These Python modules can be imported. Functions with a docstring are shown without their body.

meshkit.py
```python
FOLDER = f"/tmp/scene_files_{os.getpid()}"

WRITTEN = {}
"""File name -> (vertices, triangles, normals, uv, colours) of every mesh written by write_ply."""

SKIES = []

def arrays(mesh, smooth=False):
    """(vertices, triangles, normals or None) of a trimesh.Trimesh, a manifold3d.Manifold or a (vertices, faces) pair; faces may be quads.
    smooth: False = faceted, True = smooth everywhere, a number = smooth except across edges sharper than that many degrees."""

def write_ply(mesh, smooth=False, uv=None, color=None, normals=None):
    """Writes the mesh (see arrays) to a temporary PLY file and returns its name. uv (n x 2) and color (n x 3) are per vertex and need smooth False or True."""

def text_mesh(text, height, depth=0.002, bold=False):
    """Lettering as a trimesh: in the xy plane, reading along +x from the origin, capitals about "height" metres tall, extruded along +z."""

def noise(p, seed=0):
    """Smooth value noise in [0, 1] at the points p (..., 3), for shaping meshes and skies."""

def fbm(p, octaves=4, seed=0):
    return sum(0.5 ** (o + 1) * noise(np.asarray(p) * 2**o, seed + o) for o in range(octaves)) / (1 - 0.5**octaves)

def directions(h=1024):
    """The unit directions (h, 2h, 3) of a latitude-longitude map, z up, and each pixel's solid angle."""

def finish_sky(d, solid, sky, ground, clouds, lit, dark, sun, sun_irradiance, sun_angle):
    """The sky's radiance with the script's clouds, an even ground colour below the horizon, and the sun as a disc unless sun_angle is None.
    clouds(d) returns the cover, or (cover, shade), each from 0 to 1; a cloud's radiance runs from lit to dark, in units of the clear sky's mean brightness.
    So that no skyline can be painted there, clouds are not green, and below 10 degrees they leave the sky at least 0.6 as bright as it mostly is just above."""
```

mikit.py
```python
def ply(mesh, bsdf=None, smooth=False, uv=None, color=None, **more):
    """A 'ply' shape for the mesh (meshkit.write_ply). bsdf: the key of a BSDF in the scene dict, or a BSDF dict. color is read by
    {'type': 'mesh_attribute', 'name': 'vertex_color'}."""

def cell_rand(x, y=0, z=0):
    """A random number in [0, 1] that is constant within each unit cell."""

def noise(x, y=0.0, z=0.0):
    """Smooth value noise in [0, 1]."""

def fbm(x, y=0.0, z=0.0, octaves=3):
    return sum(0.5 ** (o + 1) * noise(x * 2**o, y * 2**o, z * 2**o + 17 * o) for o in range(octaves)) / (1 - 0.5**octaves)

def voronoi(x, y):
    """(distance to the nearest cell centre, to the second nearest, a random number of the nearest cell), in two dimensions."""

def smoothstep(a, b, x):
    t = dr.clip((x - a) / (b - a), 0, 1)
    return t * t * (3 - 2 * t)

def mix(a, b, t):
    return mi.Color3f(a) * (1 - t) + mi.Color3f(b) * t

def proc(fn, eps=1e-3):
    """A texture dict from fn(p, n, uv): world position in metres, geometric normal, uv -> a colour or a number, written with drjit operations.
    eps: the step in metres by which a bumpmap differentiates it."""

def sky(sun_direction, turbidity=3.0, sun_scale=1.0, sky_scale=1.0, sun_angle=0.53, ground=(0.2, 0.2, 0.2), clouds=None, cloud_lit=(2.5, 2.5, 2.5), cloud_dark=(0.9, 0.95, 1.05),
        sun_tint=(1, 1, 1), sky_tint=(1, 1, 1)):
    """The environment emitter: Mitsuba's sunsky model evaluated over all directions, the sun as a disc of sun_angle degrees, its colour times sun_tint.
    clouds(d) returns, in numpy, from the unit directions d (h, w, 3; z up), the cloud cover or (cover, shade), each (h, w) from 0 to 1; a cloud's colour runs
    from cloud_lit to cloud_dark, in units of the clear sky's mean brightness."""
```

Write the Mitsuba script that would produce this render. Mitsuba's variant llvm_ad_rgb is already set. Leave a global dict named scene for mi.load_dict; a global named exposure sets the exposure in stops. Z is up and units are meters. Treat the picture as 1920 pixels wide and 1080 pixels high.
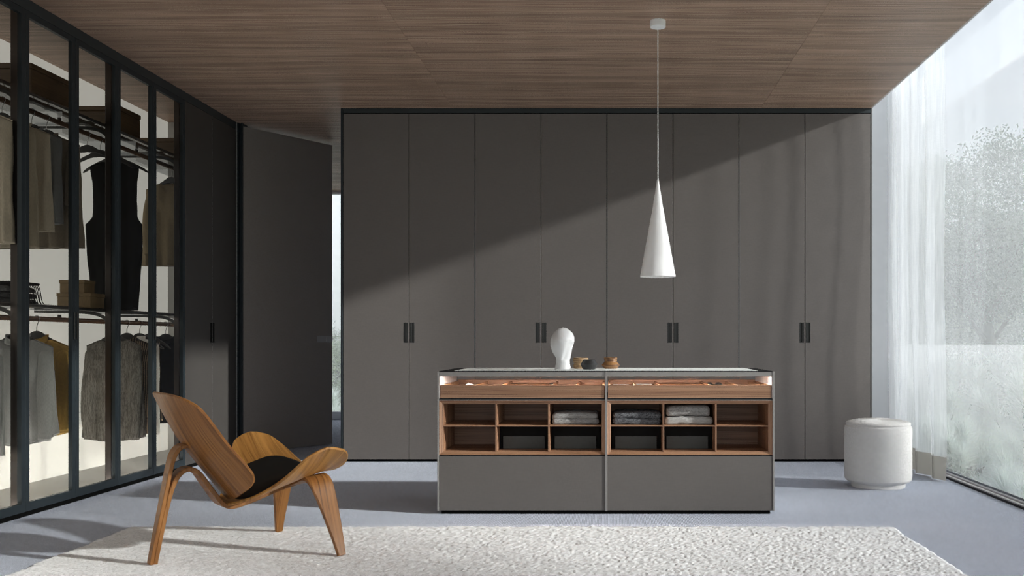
import math
import numpy as np
import trimesh
import manifold3d as m3
import drjit as dr
import mitsuba as mi
import mikit
import meshkit
from mikit import proc, noise, fbm, cell_rand, smoothstep, mix

T = mi.ScalarTransform4f
scene, labels = {}, {}

# ------------------------------------------------------------------ camera, sky, sun, exposure
CAM_Z = 0.95
scene['camera'] = {
    'type': 'perspective', 'fov': 2 * math.degrees(math.atan(960 / 1800)), 'fov_axis': 'x',
    'principal_point_offset_x': -183 / 1920, 'principal_point_offset_y': -103 / 1080,
    'near_clip': 0.05, 'far_clip': 500.0,
    'to_world': T().look_at(origin=[0, 0, CAM_Z], target=[0, 1, CAM_Z], up=[0, 0, 1]),
}
SUN = (1.0, -0.30, 0.3685)
scene['sky'] = mikit.sky(SUN, turbidity=4.0, sun_scale=1.28, sky_scale=1.40, sun_angle=2.0, sun_tint=(0.66, 0.93, 1.58), sky_tint=(0.95, 1.0, 1.06),
                         ground=(0.30, 0.32, 0.28),
                         clouds=lambda d: (0.88 + 0.06 * meshkit.fbm(d * 1.6, 2, 5), 0.10 + 0.10 * meshkit.fbm(d * 1.3 + 7, 2, 9)),
                         cloud_lit=(1.80, 1.93, 2.06), cloud_dark=(1.45, 1.57, 1.70))
exposure = 2.33


# ------------------------------------------------------------------ helpers
def lin(r, g, b):
    return [((c / 255 / 12.92) if c < 10.3 else ((c / 255 + 0.055) / 1.055) ** 2.4) for c in (r, g, b)]


def free(key):
    if key not in scene and key not in labels:
        return key
    n = 1
    while f'{key}_{n:03d}' in scene or f'{key}_{n:03d}' in labels:
        n += 1
    return f'{key}_{n:03d}'


def tag(key, label=None, cat=None, group=None, kind=None):
    d = labels.setdefault(key, {})
    for k, v in (('label', label), ('category', cat), ('group', group), ('kind', kind)):
        if v:
            d[k] = v
    return key


def thing(name, label, cat, group=None, kind=None):
    key = free(name)
    return tag(key, label, cat, group, kind)


def add(key, mesh, bsdf, smooth=False, label=None, cat=None, group=None, kind=None, uv=None, **more):
    """One entry of the scene (numbered when the key is taken)."""
    key = free(key)
    scene[key] = mikit.ply(mesh, bsdf, smooth=smooth, uv=uv, **more)
    if label or cat or group or kind:
        tag(key, label, cat, group, kind)
    return key


def struct(key, mesh, bsdf, smooth=False, label=None):
    return add(key, mesh, bsdf, smooth, label=label, kind='structure')


def B(x0, x1, y0, y1, z0, z1, c=0.0):
    """A box, its edges chamfered by c."""
    if c <= 0:
        return trimesh.creation.box(bounds=[[x0, y0, z0], [x1, y1, z1]])
    lo, hi = np.array([x0, y0, z0]), np.array([x1, y1, z1])
    pts = []
    for i in range(8):
        s = np.array([(i >> k) & 1 for k in range(3)])
        corner = np.where(s, hi, lo)
        inw = np.where(s, -1, 1) * c
        for k in range(3):
            p = corner + inw
            p[k] = corner[k]
            pts.append(p)
    return trimesh.Trimesh(*_hull(np.array(pts)), process=False)


def _hull(pts):
    m = m3.Manifold.hull_points(np.asarray(pts, float)).to_mesh()
    return m.vert_properties[:, :3], m.tri_verts


def M(mesh):
    return m3.Manifold(m3.Mesh(vert_properties=np.asarray(mesh.vertices, np.float32), tri_verts=np.asarray(mesh.faces, np.uint32)))


def TM(man):
    m = man.to_mesh()
    return trimesh.Trimesh(m.vert_properties[:, :3], m.tri_verts, process=False)


def join(*ms):
    ms = [x for m in ms for x in (m if isinstance(m, (list, tuple)) else [m])]
    return trimesh.util.concatenate(ms)


def loft(rings, cap=True, closed_path=False):
    """rings (k, n, 3): closed sections joined in order."""
    r = np.asarray(rings, float)
    k, n = r.shape[:2]
    v = r.reshape(-1, 3)
    f = []
    i = np.arange(n)
    j = (i + 1) % n
    for a in range(k - 1 + bool(closed_path)):
        b = (a + 1) % k
        f.append(np.stack([a * n + i, a * n + j, b * n + j], 1))
        f.append(np.stack([a * n + i, b * n + j, b * n + i], 1))
    if cap and not closed_path:
        v = np.vstack([v, r[0].mean(0), r[-1].mean(0)])
        f.append(np.stack([j, i, np.full(n, k * n)], 1))
        f.append(np.stack([(k - 1) * n + i, (k - 1) * n + j, np.full(n, k * n + 1)], 1))
    return trimesh.Trimesh(v, np.vstack(f), process=False)


def lathe(profile, n=48, at=(0, 0, 0)):
    """profile [(r, z)...] from bottom to top, turned about z."""
    a = np.arange(n) * 2 * np.pi / n
    rings = [np.stack([max(r, 1e-5) * np.cos(a), max(r, 1e-5) * np.sin(a), np.full(n, z)], 1) for r, z in profile]
    m = loft(rings)
    m.apply_translation(at)
    return m


def tube(points, radius, n=10):
    p = np.asarray(points, float)
    t = np.gradient(p, axis=0)
    t /= np.linalg.norm(t, axis=1, keepdims=True)
    r = np.broadcast_to(radius, len(p))
    x = np.cross(t[0], [0, 0, 1] if abs(t[0][2]) < 0.9 else [1, 0, 0])
    a = np.arange(n) * 2 * np.pi / n
    rings = []
    for k in range(len(p)):
        x = x - t[k] * (x @ t[k])
        x /= np.linalg.norm(x)
        y = np.cross(t[k], x)
        rings.append(p[k] + r[k] * (np.cos(a)[:, None] * x + np.sin(a)[:, None] * y))
    return loft(rings)


def spline(points, n):
    """n points of a smooth curve through the given ones."""
    from scipy.interpolate import CubicSpline
    p = np.asarray(points, float)
    d = np.concatenate([[0], np.cumsum(np.linalg.norm(np.diff(p, axis=0), axis=1) ** 0.5)])
    return CubicSpline(d, p)(np.linspace(0, d[-1], n))


def ribbon(path, wdir, width, thick):
    """A bent lamination: a flat section swept along path; wdir is the direction of its width."""
    p = np.asarray(path, float)
    t = np.gradient(p, axis=0)
    t /= np.linalg.norm(t, axis=1, keepdims=True)
    w = np.broadcast_to(np.asarray(wdir, float), p.shape).copy()
    w -= t * (w * t).sum(1, keepdims=True)
    w /= np.linalg.norm(w, axis=1, keepdims=True)
    nrm = np.cross(t, w)
    hw = np.broadcast_to(width, len(p))[:, None] / 2
    ht = np.broadcast_to(thick, len(p))[:, None] / 2
    c = np.minimum(hw, ht) * 0.35
    sec = []
    for sw, sn in ((1, 1), (-1, 1), (-1, -1), (1, -1)):
        one = p + sw * (hw - c) * w + sn * ht * nrm
        two = p + sw * hw * w + sn * (ht - c) * nrm
        sec += [two, one] if sw * sn > 0 else [one, two]
    return loft(np.stack(sec, 1))


def sheet(P, thick):
    """A bent panel of even thickness from a grid of points P (a, b, 3), its rim rounded."""
    P = np.asarray(P, float)
    a, b = P.shape[:2]
    du, dv = np.gradient(P, axis=0), np.gradient(P, axis=1)
    n = np.cross(du, dv)
    n /= np.maximum(np.linalg.norm(n, axis=2, keepdims=True), 1e-12)
    top, bot = (P + n * thick / 2).reshape(-1, 3), (P - n * thick / 2).reshape(-1, 3)
    idx = np.arange(a * b).reshape(a, b)
    q = np.stack([idx[:-1, :-1], idx[1:, :-1], idx[1:, 1:], idx[:-1, 1:]], -1).reshape(-1, 4)
    tri = np.vstack([q[:, [0, 1, 2]], q[:, [0, 2, 3]]])
    o = a * b
    rim = np.concatenate([idx[:, 0], idx[-1, 1:], idx[-2::-1, -1], idx[0, -2:0:-1]])
    nx = np.roll(rim, -1)
    c = P.mean((0, 1))
    mid = P.reshape(-1, 3)[rim]
    out = np.roll(mid, -1, 0) - np.roll(mid, 1, 0)
    side = np.cross(n.reshape(-1, 3)[rim], out)
    side /= np.maximum(np.linalg.norm(side, axis=1, keepdims=True), 1e-12)
    side *= np.sign(((mid - c) * side).sum(1, keepdims=True))
    rimv = mid + side * thick * 0.35
    ro = 2 * o + np.arange(len(rim))
    rn = np.roll(ro, -1)
    f = [tri, tri[:, ::-1] + o,
         np.stack([rim, ro, rn], 1), np.stack([rim, rn, nx], 1),
         np.stack([ro, rim + o, nx + o], 1), np.stack([ro, nx + o, rn], 1)]
    m = trimesh.Trimesh(np.vstack([top, bot, rimv]), np.vstack(f), process=False)
    trimesh.repair.fix_normals(m)
    return m


def rbox(x0, x1, y0, y1, z0, z1, r, n=3):
    """A box with rounded edges."""
    s = m3.Manifold.sphere(r, 4 * n)
    return TM(m3.Manifold.batch_hull([s.translate((x, y, z)) for x in (x0 + r, x1 - r) for y in (y0 + r, y1 - r) for z in (z0 + r, z1 - r)]))


def pts_noise(p, scale, seed=0, oct=3):
    return meshkit.fbm(np.asarray(p) * scale, oct, seed) - 0.5


# ------------------------------------------------------------------ materials
def pr(name, color, rough=0.5, **k):
    c = {'type': 'rgb', 'value': list(color)} if not isinstance(color, dict) else color
    inner = {'type': 'principled', 'base_color': c, 'roughness': rough, **k}
    scene[name] = {'type': 'twosided', 'bsdf': inner}
    return name


def bump(name, color, fn, scale, rough=0.6, eps=1e-3, **k):
    c = {'type': 'rgb', 'value': list(color)} if not isinstance(color, dict) else color
    inner = {'type': 'principled', 'base_color': c, 'roughness': rough, **k}
    scene[name] = {'type': 'twosided', 'bsdf': {'type': 'bumpmap', 'arbitrary': proc(fn, eps), 'scale': scale, 'bsdf': inner}}
    return name


def cloth(name, color, fn=None, **k):
    c = proc(fn) if fn else {'type': 'rgb', 'value': list(color)}
    scene[name] = {'type': 'twosided', 'bsdf': {'type': 'principled', 'base_color': c, 'roughness': 0.9, 'specular': 0.15, 'sheen': 0.25, **k}}
    return name


def wood(along, c0, c1, c2, s=1.0, axes=None, streak=0.75):
    """Walnut: long streaks along one axis ('x', 'y', 'z'), or along axes=(along, across, across2) unit vectors with an origin."""
    k = 'xyz'.find(along) if axes is None else -1

    def fn(p, n, uv):
        if axes is None:
            q = [p.x, p.y, p.z]
            end = dr.abs([n.x, n.y, n.z][k]) > 0.35          # no end grain on veneered faces
            a, b, c = dr.select(end, q[(k + 2) % 3], q[k]), q[(k + 1) % 3], dr.select(end, q[k], q[(k + 2) % 3])
        else:
            a, b, c = (p.x * v[0] + p.y * v[1] + p.z * v[2] for v in axes)
        w = fbm(a * 1.1 * s, b * 5 * s, c * 5 * s) * 1.1
        broad = fbm(a * 0.7 * s + w * 0.2, b * 44 * s + w * 2.4, c * 44 * s + w * 2.4)
        fine = fbm(a * 3.2 * s, b * 210 * s + w, c * 210 * s, octaves=2)
        pore = smoothstep(0.62, 0.90, noise(a * 5 * s, b * 300 * s, c * 300 * s))
        col = mix(c0, c1, smoothstep(0.25, 0.75, broad))
        col = mix(col, c2, smoothstep(0.45, 0.85, fine) * streak)
        return col * (1 - 0.28 * pore)
    return proc(fn)


fabric_panel = lambda p, n, uv: 0.5 + 0.5 * (noise(p.x * 500, p.y * 500, p.z * 90) * 0.5 + noise(p.x * 90, p.y * 90, p.z * 500) * 0.5)


def taupe(base):
    def fn(p, n, uv):
        w = noise(p.x * 420, p.y * 420, p.z * 60) * 0.5 + noise(p.x * 60, p.y * 60, p.z * 420) * 0.5
        return mi.Color3f(base) * (0.88 + 0.24 * w)
    return proc(fn)


pr('m_panel', taupe((0.148, 0.132, 0.125)), 0.55, specular=0.35)
pr('m_panel_island', taupe((0.122, 0.110, 0.103)), 0.5, specular=0.35)
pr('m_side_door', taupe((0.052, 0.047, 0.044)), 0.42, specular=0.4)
pr('m_taupe_lightened', taupe((0.270, 0.242, 0.224)), 0.5, specular=0.35)  # wardrobe taupe, lightened to offset the shade on the open leaf
pr('m_black', (0.008, 0.008, 0.009), 0.55, specular=0.25)
pr('m_gap', (0.006, 0.006, 0.006), 0.9, specular=0.0)
pr('m_frame', (0.022, 0.031, 0.037), 0.38, metallic=0.3)
pr('m_fascia', (0.036, 0.044, 0.048), 0.4, metallic=0.3)
pr('m_edge', (0.16, 0.155, 0.15), 0.35, metallic=0.6)
pr('m_handle', (0.055, 0.054, 0.052), 0.32, metallic=0.7)
pr('m_alu', (0.42, 0.41, 0.41), 0.38, metallic=0.4)
pr('m_island_metal', (0.26, 0.245, 0.235), 0.42, metallic=0.3)
pr('m_chrome', (0.45, 0.44, 0.43), 0.2, metallic=1.0)
pr('m_bronze', (0.06, 0.05, 0.045), 0.35, metallic=0.7)
pr('m_white', (0.87, 0.87, 0.87), 0.45)
pr('m_white_wall', (0.62, 0.63, 0.66), 0.8, specular=0.2)
pr('m_grey_wall', (0.42, 0.43, 0.46), 0.8, specular=0.2)
pr('m_closet_back', (0.62, 0.61, 0.57), 0.8, specular=0.2)
pr('m_closet_base', (0.42, 0.41, 0.39), 0.6)
pr('m_pink', (0.62, 0.55, 0.53), 0.5)
W0, W1, W2 = (0.37, 0.205, 0.122), (0.245, 0.122, 0.066), (0.125, 0.057, 0.030)
pr('m_walnut_x', wood('x', W0, W1, W2), 0.45)
pr('m_walnut_z', wood('z', W0, W1, W2), 0.45)
pr('m_walnut_y', wood('y', W0, W1, W2), 0.45)
scene['m_glass'] = {'type': 'thindielectric', 'int_ior': 1.5, 'specular_reflectance': {'type': 'rgb', 'value': [0.55, 0.55, 0.55]}}
scene['m_glass_bronze'] = {'type': 'thindielectric', 'int_ior': 1.5, 'specular_reflectance': {'type': 'rgb', 'value': [0.3, 0.3, 0.3]}, 'specular_transmittance': {'type': 'rgb', 'value': [0.66, 0.655, 0.63]}}
scene['m_glass_shelf'] = {'type': 'thindielectric', 'int_ior': 1.5, 'specular_reflectance': {'type': 'rgb', 'value': [0.5, 0.5, 0.5]}, 'specular_transmittance': {'type': 'rgb', 'value': [0.86, 0.88, 0.89]}}
scene['m_glass_smoke'] = {'type': 'thindielectric', 'int_ior': 1.5, 'specular_transmittance': {'type': 'rgb', 'value': [0.62, 0.66, 0.68]}}


def ceiling_color(k):
    tone = (0.93, 1.0, 1.07)[k]

    def fn(p, n, uv):
        px = dr.floor((p.x + 1.25) / 2.46)
        off = px * 37.7
        w = fbm(p.x * 0.8 + off, p.y * 4) * 1.3
        broad = fbm(p.x * 0.55 + off, p.y * 22 + w * 2.2 + off)
        fine = fbm(p.x * 2.3 + off, p.y * 120 + w * 3, octaves=2)
        hair = smoothstep(0.60, 0.90, noise(p.x * 3.5 + off, p.y * 260 + w))
        dark = smoothstep(0.66, 0.95, noise(p.x * 2.6 - off, p.y * 170 + 31 + w))
        col = mix((0.185, 0.127, 0.090), (0.130, 0.087, 0.060), smoothstep(0.3, 0.7, broad))
        col = mix(col, (0.105, 0.068, 0.046), smoothstep(0.42, 0.8, fine) * 0.7)
        col = mix(col, (0.27, 0.20, 0.15), hair * 0.45)
        col = mix(col, (0.060, 0.038, 0.026), dark * 0.6)
        return col * mi.Color3f(tone * 2.45, tone * 2.42, tone * 2.52)
    return proc(fn)


for k in range(3):
    pr(f'm_ceiling_{k}', ceiling_color(k), 0.48, specular=0.4)


def carpet_fn(p, n, uv):
    zig = dr.abs(p.y * 26 - dr.floor(p.y * 26) - 0.5) * 0.35
    rib = 0.5 + 0.5 * dr.sin(2 * math.pi * (p.x * 125 + zig))
    cross = 0.5 + 0.5 * dr.sin(2 * math.pi * p.y * 190)
    g = noise(p.x * 210, p.y * 170)
    return rib * 0.6 + cross * 0.15 + g * 0.4


def carpet_color(p, n, uv):
    h = carpet_fn(p, n, uv)
    big = fbm(p.x * 1.7, p.y * 1.7)
    return mix((0.24, 0.262, 0.315), (0.53, 0.56, 0.64), smoothstep(0.25, 0.95, h)) * (0.93 + 0.14 * big)


bump('m_carpet', proc(carpet_color), carpet_fn, 0.0012, 0.95, eps=5e-4, specular=0.1)

# ------------------------------------------------------------------ the shell of the room
H = 2.825
X_GLASS = 2.40
struct('floor', B(-4.3, 2.45, -2.2, 12.0, -0.70, 0.0), 'm_carpet', label='blue grey ribbed carpet floor')
# ceiling: a slab with walnut boards below it
struct('ceiling', B(-4.3, 2.085, -2.2, 12.0, H + 0.018, 3.02), 'm_black', label='walnut board ceiling')
xs = [-4.3, -3.71, -1.25, 1.21, 2.1]
row = 0.61
rng = np.random.default_rng(4)
y = -2.2
while y < 12.0:
    y1 = min(y + row, 12.0)
    for a, b in zip(xs[:-1], xs[1:]):
        g = 0.0006
        add('ceiling__board', B(a + g, b - g, y + g, y1 - g, H, H + 0.0178, 0.0004), f'm_ceiling_{rng.integers(3)}')
    y = y1
# the pocket above the curtain, beside the glass
struct('trim_1', B(2.085, 2.099, -2.2, 8.35, H + 0.0, 3.40), 'm_white_wall', label='white edge of the ceiling beside the curtain slot')
struct('trim_2', B(2.0, 2.55, -2.2, 8.35, 3.40, 3.52), 'm_white_wall', label='white soffit over the curtain slot')
struct('wall_back', B(-2.13, 2.52, 8.30, 8.42, -0.1, 3.40), 'm_grey_wall', label='pale lavender grey wall beside the wardrobe')
struct('wall_left', B(-4.42, -4.3, -2.2, 12.0, -0.1, 3.02), 'm_white_wall', label='plain wall behind the left wardrobes')
struct('wall_front', join(B(-4.42, -3.17, -2.32, -2.2, -0.1, 3.40), B(-3.17, 2.52, -2.32, -2.2, H, 3.40)), 'm_white_wall', label='pale wall around the added window behind the camera')
struct('wall_corridor', B(-1.9, -1.8, 8.42, 12.0, -0.1, 3.02), 'm_white_wall', label='pale wall of the passage')
# floor track and the glass wall on the right
struct('trim_3', join(B(2.363, 2.385, -2.2, 8.30, 0, 0.020, .002), B(2.415, 2.44, -2.2, 8.30, 0, 0.020, .002), B(2.385, 2.415, -2.2, 8.30, 0, 0.008)), 'm_alu', label='grey floor track of the window wall')
struct('trim_4', join(B(2.357, 2.363, -2.2, 8.30, 0, 0.012), B(2.44, 2.446, -2.2, 8.30, 0, 0.03)), 'm_black', label='black gaskets of the floor track')


def pane_yz(x, y0, y1, z0, z1):
    return trimesh.Trimesh([[x, y0, z0], [x, y1, z0], [x, y1, z1], [x, y0, z1]], [[0, 1, 2], [0, 2, 3]], process=False)


def pane_xz(y, x0, x1, z0, z1):
    return trimesh.Trimesh([[x0, y, z0], [x1, y, z0], [x1, y, z1], [x0, y, z1]], [[0, 1, 2], [0, 2, 3]], process=False)


tag('window_1', 'floor to ceiling glass wall beside the curtain', kind='structure')
for a, b in ((-2.2, 1.2), (1.2, 8.3)):
    add('window_1__pane', pane_yz(X_GLASS, a, b, 0.006, 3.40), 'm_glass')
struct('bounce_slab', B(-8, 2.0, -12, -2.34, -.3, -.03), 'm_white_wall', label='unseen pale slab added behind the camera to bounce light')  # unseen slab, added to throw sunlight back into the room
tag('added_window_3', 'unseen glass wall added behind the camera for fill light', kind='structure')  # unseen glazing, put in to bring sky light onto the front faces
add('added_window_3__pane', pane_xz(-2.26, -3.17, 2.40, 0.0, H), 'm_glass')
add('added_window_3__frame', join(B(-3.17, 2.46, -2.30, -2.2, -.02, .03), B(2.36, 2.46, -2.30, -2.2, .03, 3.4), B(-.44, -.38, -2.29, -2.23, .03, H)), 'm_frame')
# passage: door frame, leaf standing open, window at its end
tag('window_2', 'full height window at the end of the passage', kind='structure')
add('window_2__frame', join(B(-4.3, -1.9, 11.86, 11.94, 0, 0.10, .004), B(-4.3, -1.9, 11.86, 11.94, 2.79, H, .004), B(-4.3, -4.24, 11.86, 11.94, .1, 2.79), B(-1.96, -1.9, 11.86, 11.94, .1, 2.79)), 'm_white')
add('window_2__pane', pane_xz(11.90, -4.24, -1.96, 0.10, 2.79), 'm_glass')

DA = math.radians(56.0)
dd = np.array([math.cos(DA), math.sin(DA)])          # the leaf runs from its hinge along dd
HX, HY = -3.128, 8.20


def leaf(l0, l1, t0, t1, z0, z1, c=0.0):
    m = B(l0, l1, t0, t1, z0, z1, c)
    R = np.eye(4)
    R[:2, :2] = [[dd[0], -dd[1]], [dd[1], dd[0]]]
    R[:2, 3] = HX, HY
    m.apply_transform(R)
    return m


tag('door_1', 'full height taupe door standing open into the passage, colour lightened against shade', kind='structure')
hz = 0.985
body = M(B(0, 0.95, 0, 0.045, 0.006, 2.80, .001)) - M(B(0.775, 0.90, -0.01, 0.012, hz - 0.032, hz + 0.032))
R = np.eye(4)
R[:2, :2] = [[dd[0], -dd[1]], [dd[1], dd[0]]]
R[:2, 3] = HX, HY
bm = TM(body)
bm.apply_transform(R)
add('door_1__leaf', bm, 'm_taupe_lightened')
add('door_1__handle', join(leaf(0.775, 0.80, -0.002, 0.011, hz - 0.030, hz + 0.030), leaf(0.80, 0.885, 0.009, 0.0115, hz - 0.030, hz + 0.030),
                           leaf(0.80, 0.952, -0.002, 0.010, hz + 0.020, hz + 0.031), leaf(0.885, 0.952, -0.002, 0.010, hz - 0.031, hz + 0.031, .001)), 'm_alu', label='recessed metal pull on the open door')
add('door_1__jamb', join(B(-3.168, -3.158, 8.165, 8.30, 0, H, .001), B(-3.142, -3.130, 8.18, 8.30, 0, H, .001), B(-3.158, -3.142, 8.20, 8.30, 0, H)), 'm_frame')
struct('wall_passage', B(-4.3, -3.17, 8.22, 8.32, 0, H), 'm_taupe_lightened', label='dark end wall of the left wardrobes')

# ------------------------------------------------------------------ wardrobes along the back
DX0, DW, YF = -2.13, 0.5272, 7.67
DZ0, DZ1 = 0.020, 2.783
HZ0, HZ1 = 0.952, 1.113


def solid_door(x0, x1, edge, base, mat, yf=YF):
    """A flush door; edge is the side (+1 right, -1 left) with the recessed pull."""
    g = 0.0028
    x0, x1 = x0 + g, x1 - g
    hx1 = x1 - 0.005 if edge > 0 else x0 + 0.040
    hx0 = hx1 - 0.035
    k = free(base + '__door')
    d = M(B(x0, x1, yf, yf + 0.026, DZ0, DZ1, .0012)) - M(B(hx0, hx1, yf - 0.01, yf + 0.016, HZ0, HZ1))
    add(k, TM(d), mat)
    cup = join(B(hx0, hx1, yf + 0.0145, yf + 0.0158, HZ0, HZ1), B(hx0, hx0 + .0025, yf - .0015, yf + .015, HZ0, HZ1), B(hx1 - .0025, hx1, yf - .0015, yf + .015, HZ0, HZ1),
               B(hx0, hx1, yf - .0015, yf + .015, HZ0, HZ0 + .0025), B(hx0, hx1, yf - .0015, yf + .015, HZ1 - .0025, HZ1),
               B((hx1 - .014 if edge > 0 else hx0 + .003), (hx1 - .003 if edge > 0 else hx0 + .014), yf + .001, yf + .006, HZ0 + .003, HZ1 - .003, .001))
    add(k + '__handle', cup, 'm_handle')
    ex = x0 if edge > 0 else x1 - 0.0035
    add(k + '__edge_profile', B(ex, ex + 0.0035, yf - 0.0012, yf + 0.0, DZ0, DZ1), 'm_edge')
    return k


side = ['leftmost, beside the open door', 'second from the left', 'third from the left, behind the pendant lamp', 'rightmost, beside the curtain']
for i in range(4):
    w = thing('wardrobe', f'tall taupe two door wardrobe, {side[i]}', 'wardrobe', 'two door wardrobes along the back wall')
    x0, x1 = DX0 + 2 * i * DW, DX0 + 2 * (i + 1) * DW
    add(w + '__body', join(B(x0 + .0008, x1 - .0008, YF + 0.034, 8.27, 0.02, H - .002), B(x0 + .0008, x0 + .0035, YF + .012, YF + .034, .02, 2.785)), 'm_black')
    solid_door(x0, x0 + DW, +1, w, 'm_panel')
    solid_door(x0 + DW, x1, -1, w, 'm_panel')
    add(w + '__plinth', B(x0 + .0008, x1 - .0008, YF + 0.03, 8.2, 0.0, 0.02), 'm_gap')
    add(w + '__fascia', B(x0 + .0004, x1 - .0004, YF, YF + 0.034, 2.7875, H - .0005, .0006), 'm_fascia')
struct('trim_5', B(DX0 - 0.018, DX0 - 0.001, YF, 8.29, 0, H - .0005, .001), 'm_frame', label='dark end panel at the left of the back wardrobes')
struct('trim_6', B(DX0 + 8 * DW + .001, DX0 + 8 * DW + 0.011, YF, 8.29, 0, H + .01, .001), 'm_edge', label='thin end panel at the right of the back wardrobes')

# ------------------------------------------------------------------ the island
IX0, IX1, IY0, IY1, IZ = -0.956, 0.914, 5.325, 5.953, 0.795
IC = -0.019
isl = thing('island_dresser', 'low taupe island dresser with a walnut drawer tray, walnut cubbies and a glass top', 'dresser')
for x0, x1 in ((IX0, IX0 + 0.010), (IX1 - 0.010, IX1)):
    add(isl + '__side_panel', B(x0, x1, IY0 - 0.004, IY1, 0.018, IZ - 0.003, .001), 'm_island_metal')
add(isl + '__centre_post', join(B(IC - 0.006, IC + 0.006, IY0 - 0.006, IY0 + 0.02, 0.018, 0.790, .001), B(IC - .008, IC + .008, IY0 + .02, IY1 - .02, .02, .63)), 'm_island_metal')
add(isl + '__plinth', B(IX0 + 0.022, IX1 - 0.022, IY0 + 0.012, IY1 - .03, 0.0, 0.018), 'm_gap')
# top: black rim and a pale frosted glass pane
rim = M(B(IX0 + .010, IX1 - .010, IY0, IY1, 0.7885, IZ - 0.001, .001)) - M(B(IX0 + .085, IX1 - .085, IY0 + .050, IY1 - 0.03, 0.7, 0.9))
add(isl + '__top_rim', TM(rim), 'm_black')
pr('m_frosted', (0.86, 0.89, 0.885), 0.35)
add(isl + '__top_pane', B(IX0 + .085, IX1 - .085, IY0 + .050, IY1 - 0.03, 0.782, IZ + .0008, .0005), 'm_frosted', label='pale frosted glass inlay of the top')
add(isl + '__top_rail', join(B(IX0 + .010, IC - .006, IY0, IY0 + .02, 0.7645, 0.7882, .001), B(IC + .006, IX1 - .010, IY0, IY0 + .02, 0.7645, 0.7882, .001)), 'm_island_metal')
add(isl + '__back_rail', B(IX0 + .010, IX1 - .010, IY1 - .016, IY1, 0.760, 0.7882, .001), 'm_island_metal')
add(isl + '__back_pane', pane_xz(IY1 - .008, IX0 + .012, IX1 - .012, 0.642, 0.760), 'm_glass_smoke', label='smoked glass at the back of the tray level')
for lx in (IX0 + .010, IX1 - .014):
    add(isl + '__lining', B(lx, lx + .004, IY0 + .002, IY1 - .02, .642, .788), 'm_pink')
add(isl + '__back_panel', B(IX0 + .010, IX1 - .010, IY1 - .012, IY1, 0.02, 0.642), 'm_panel_island')
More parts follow.
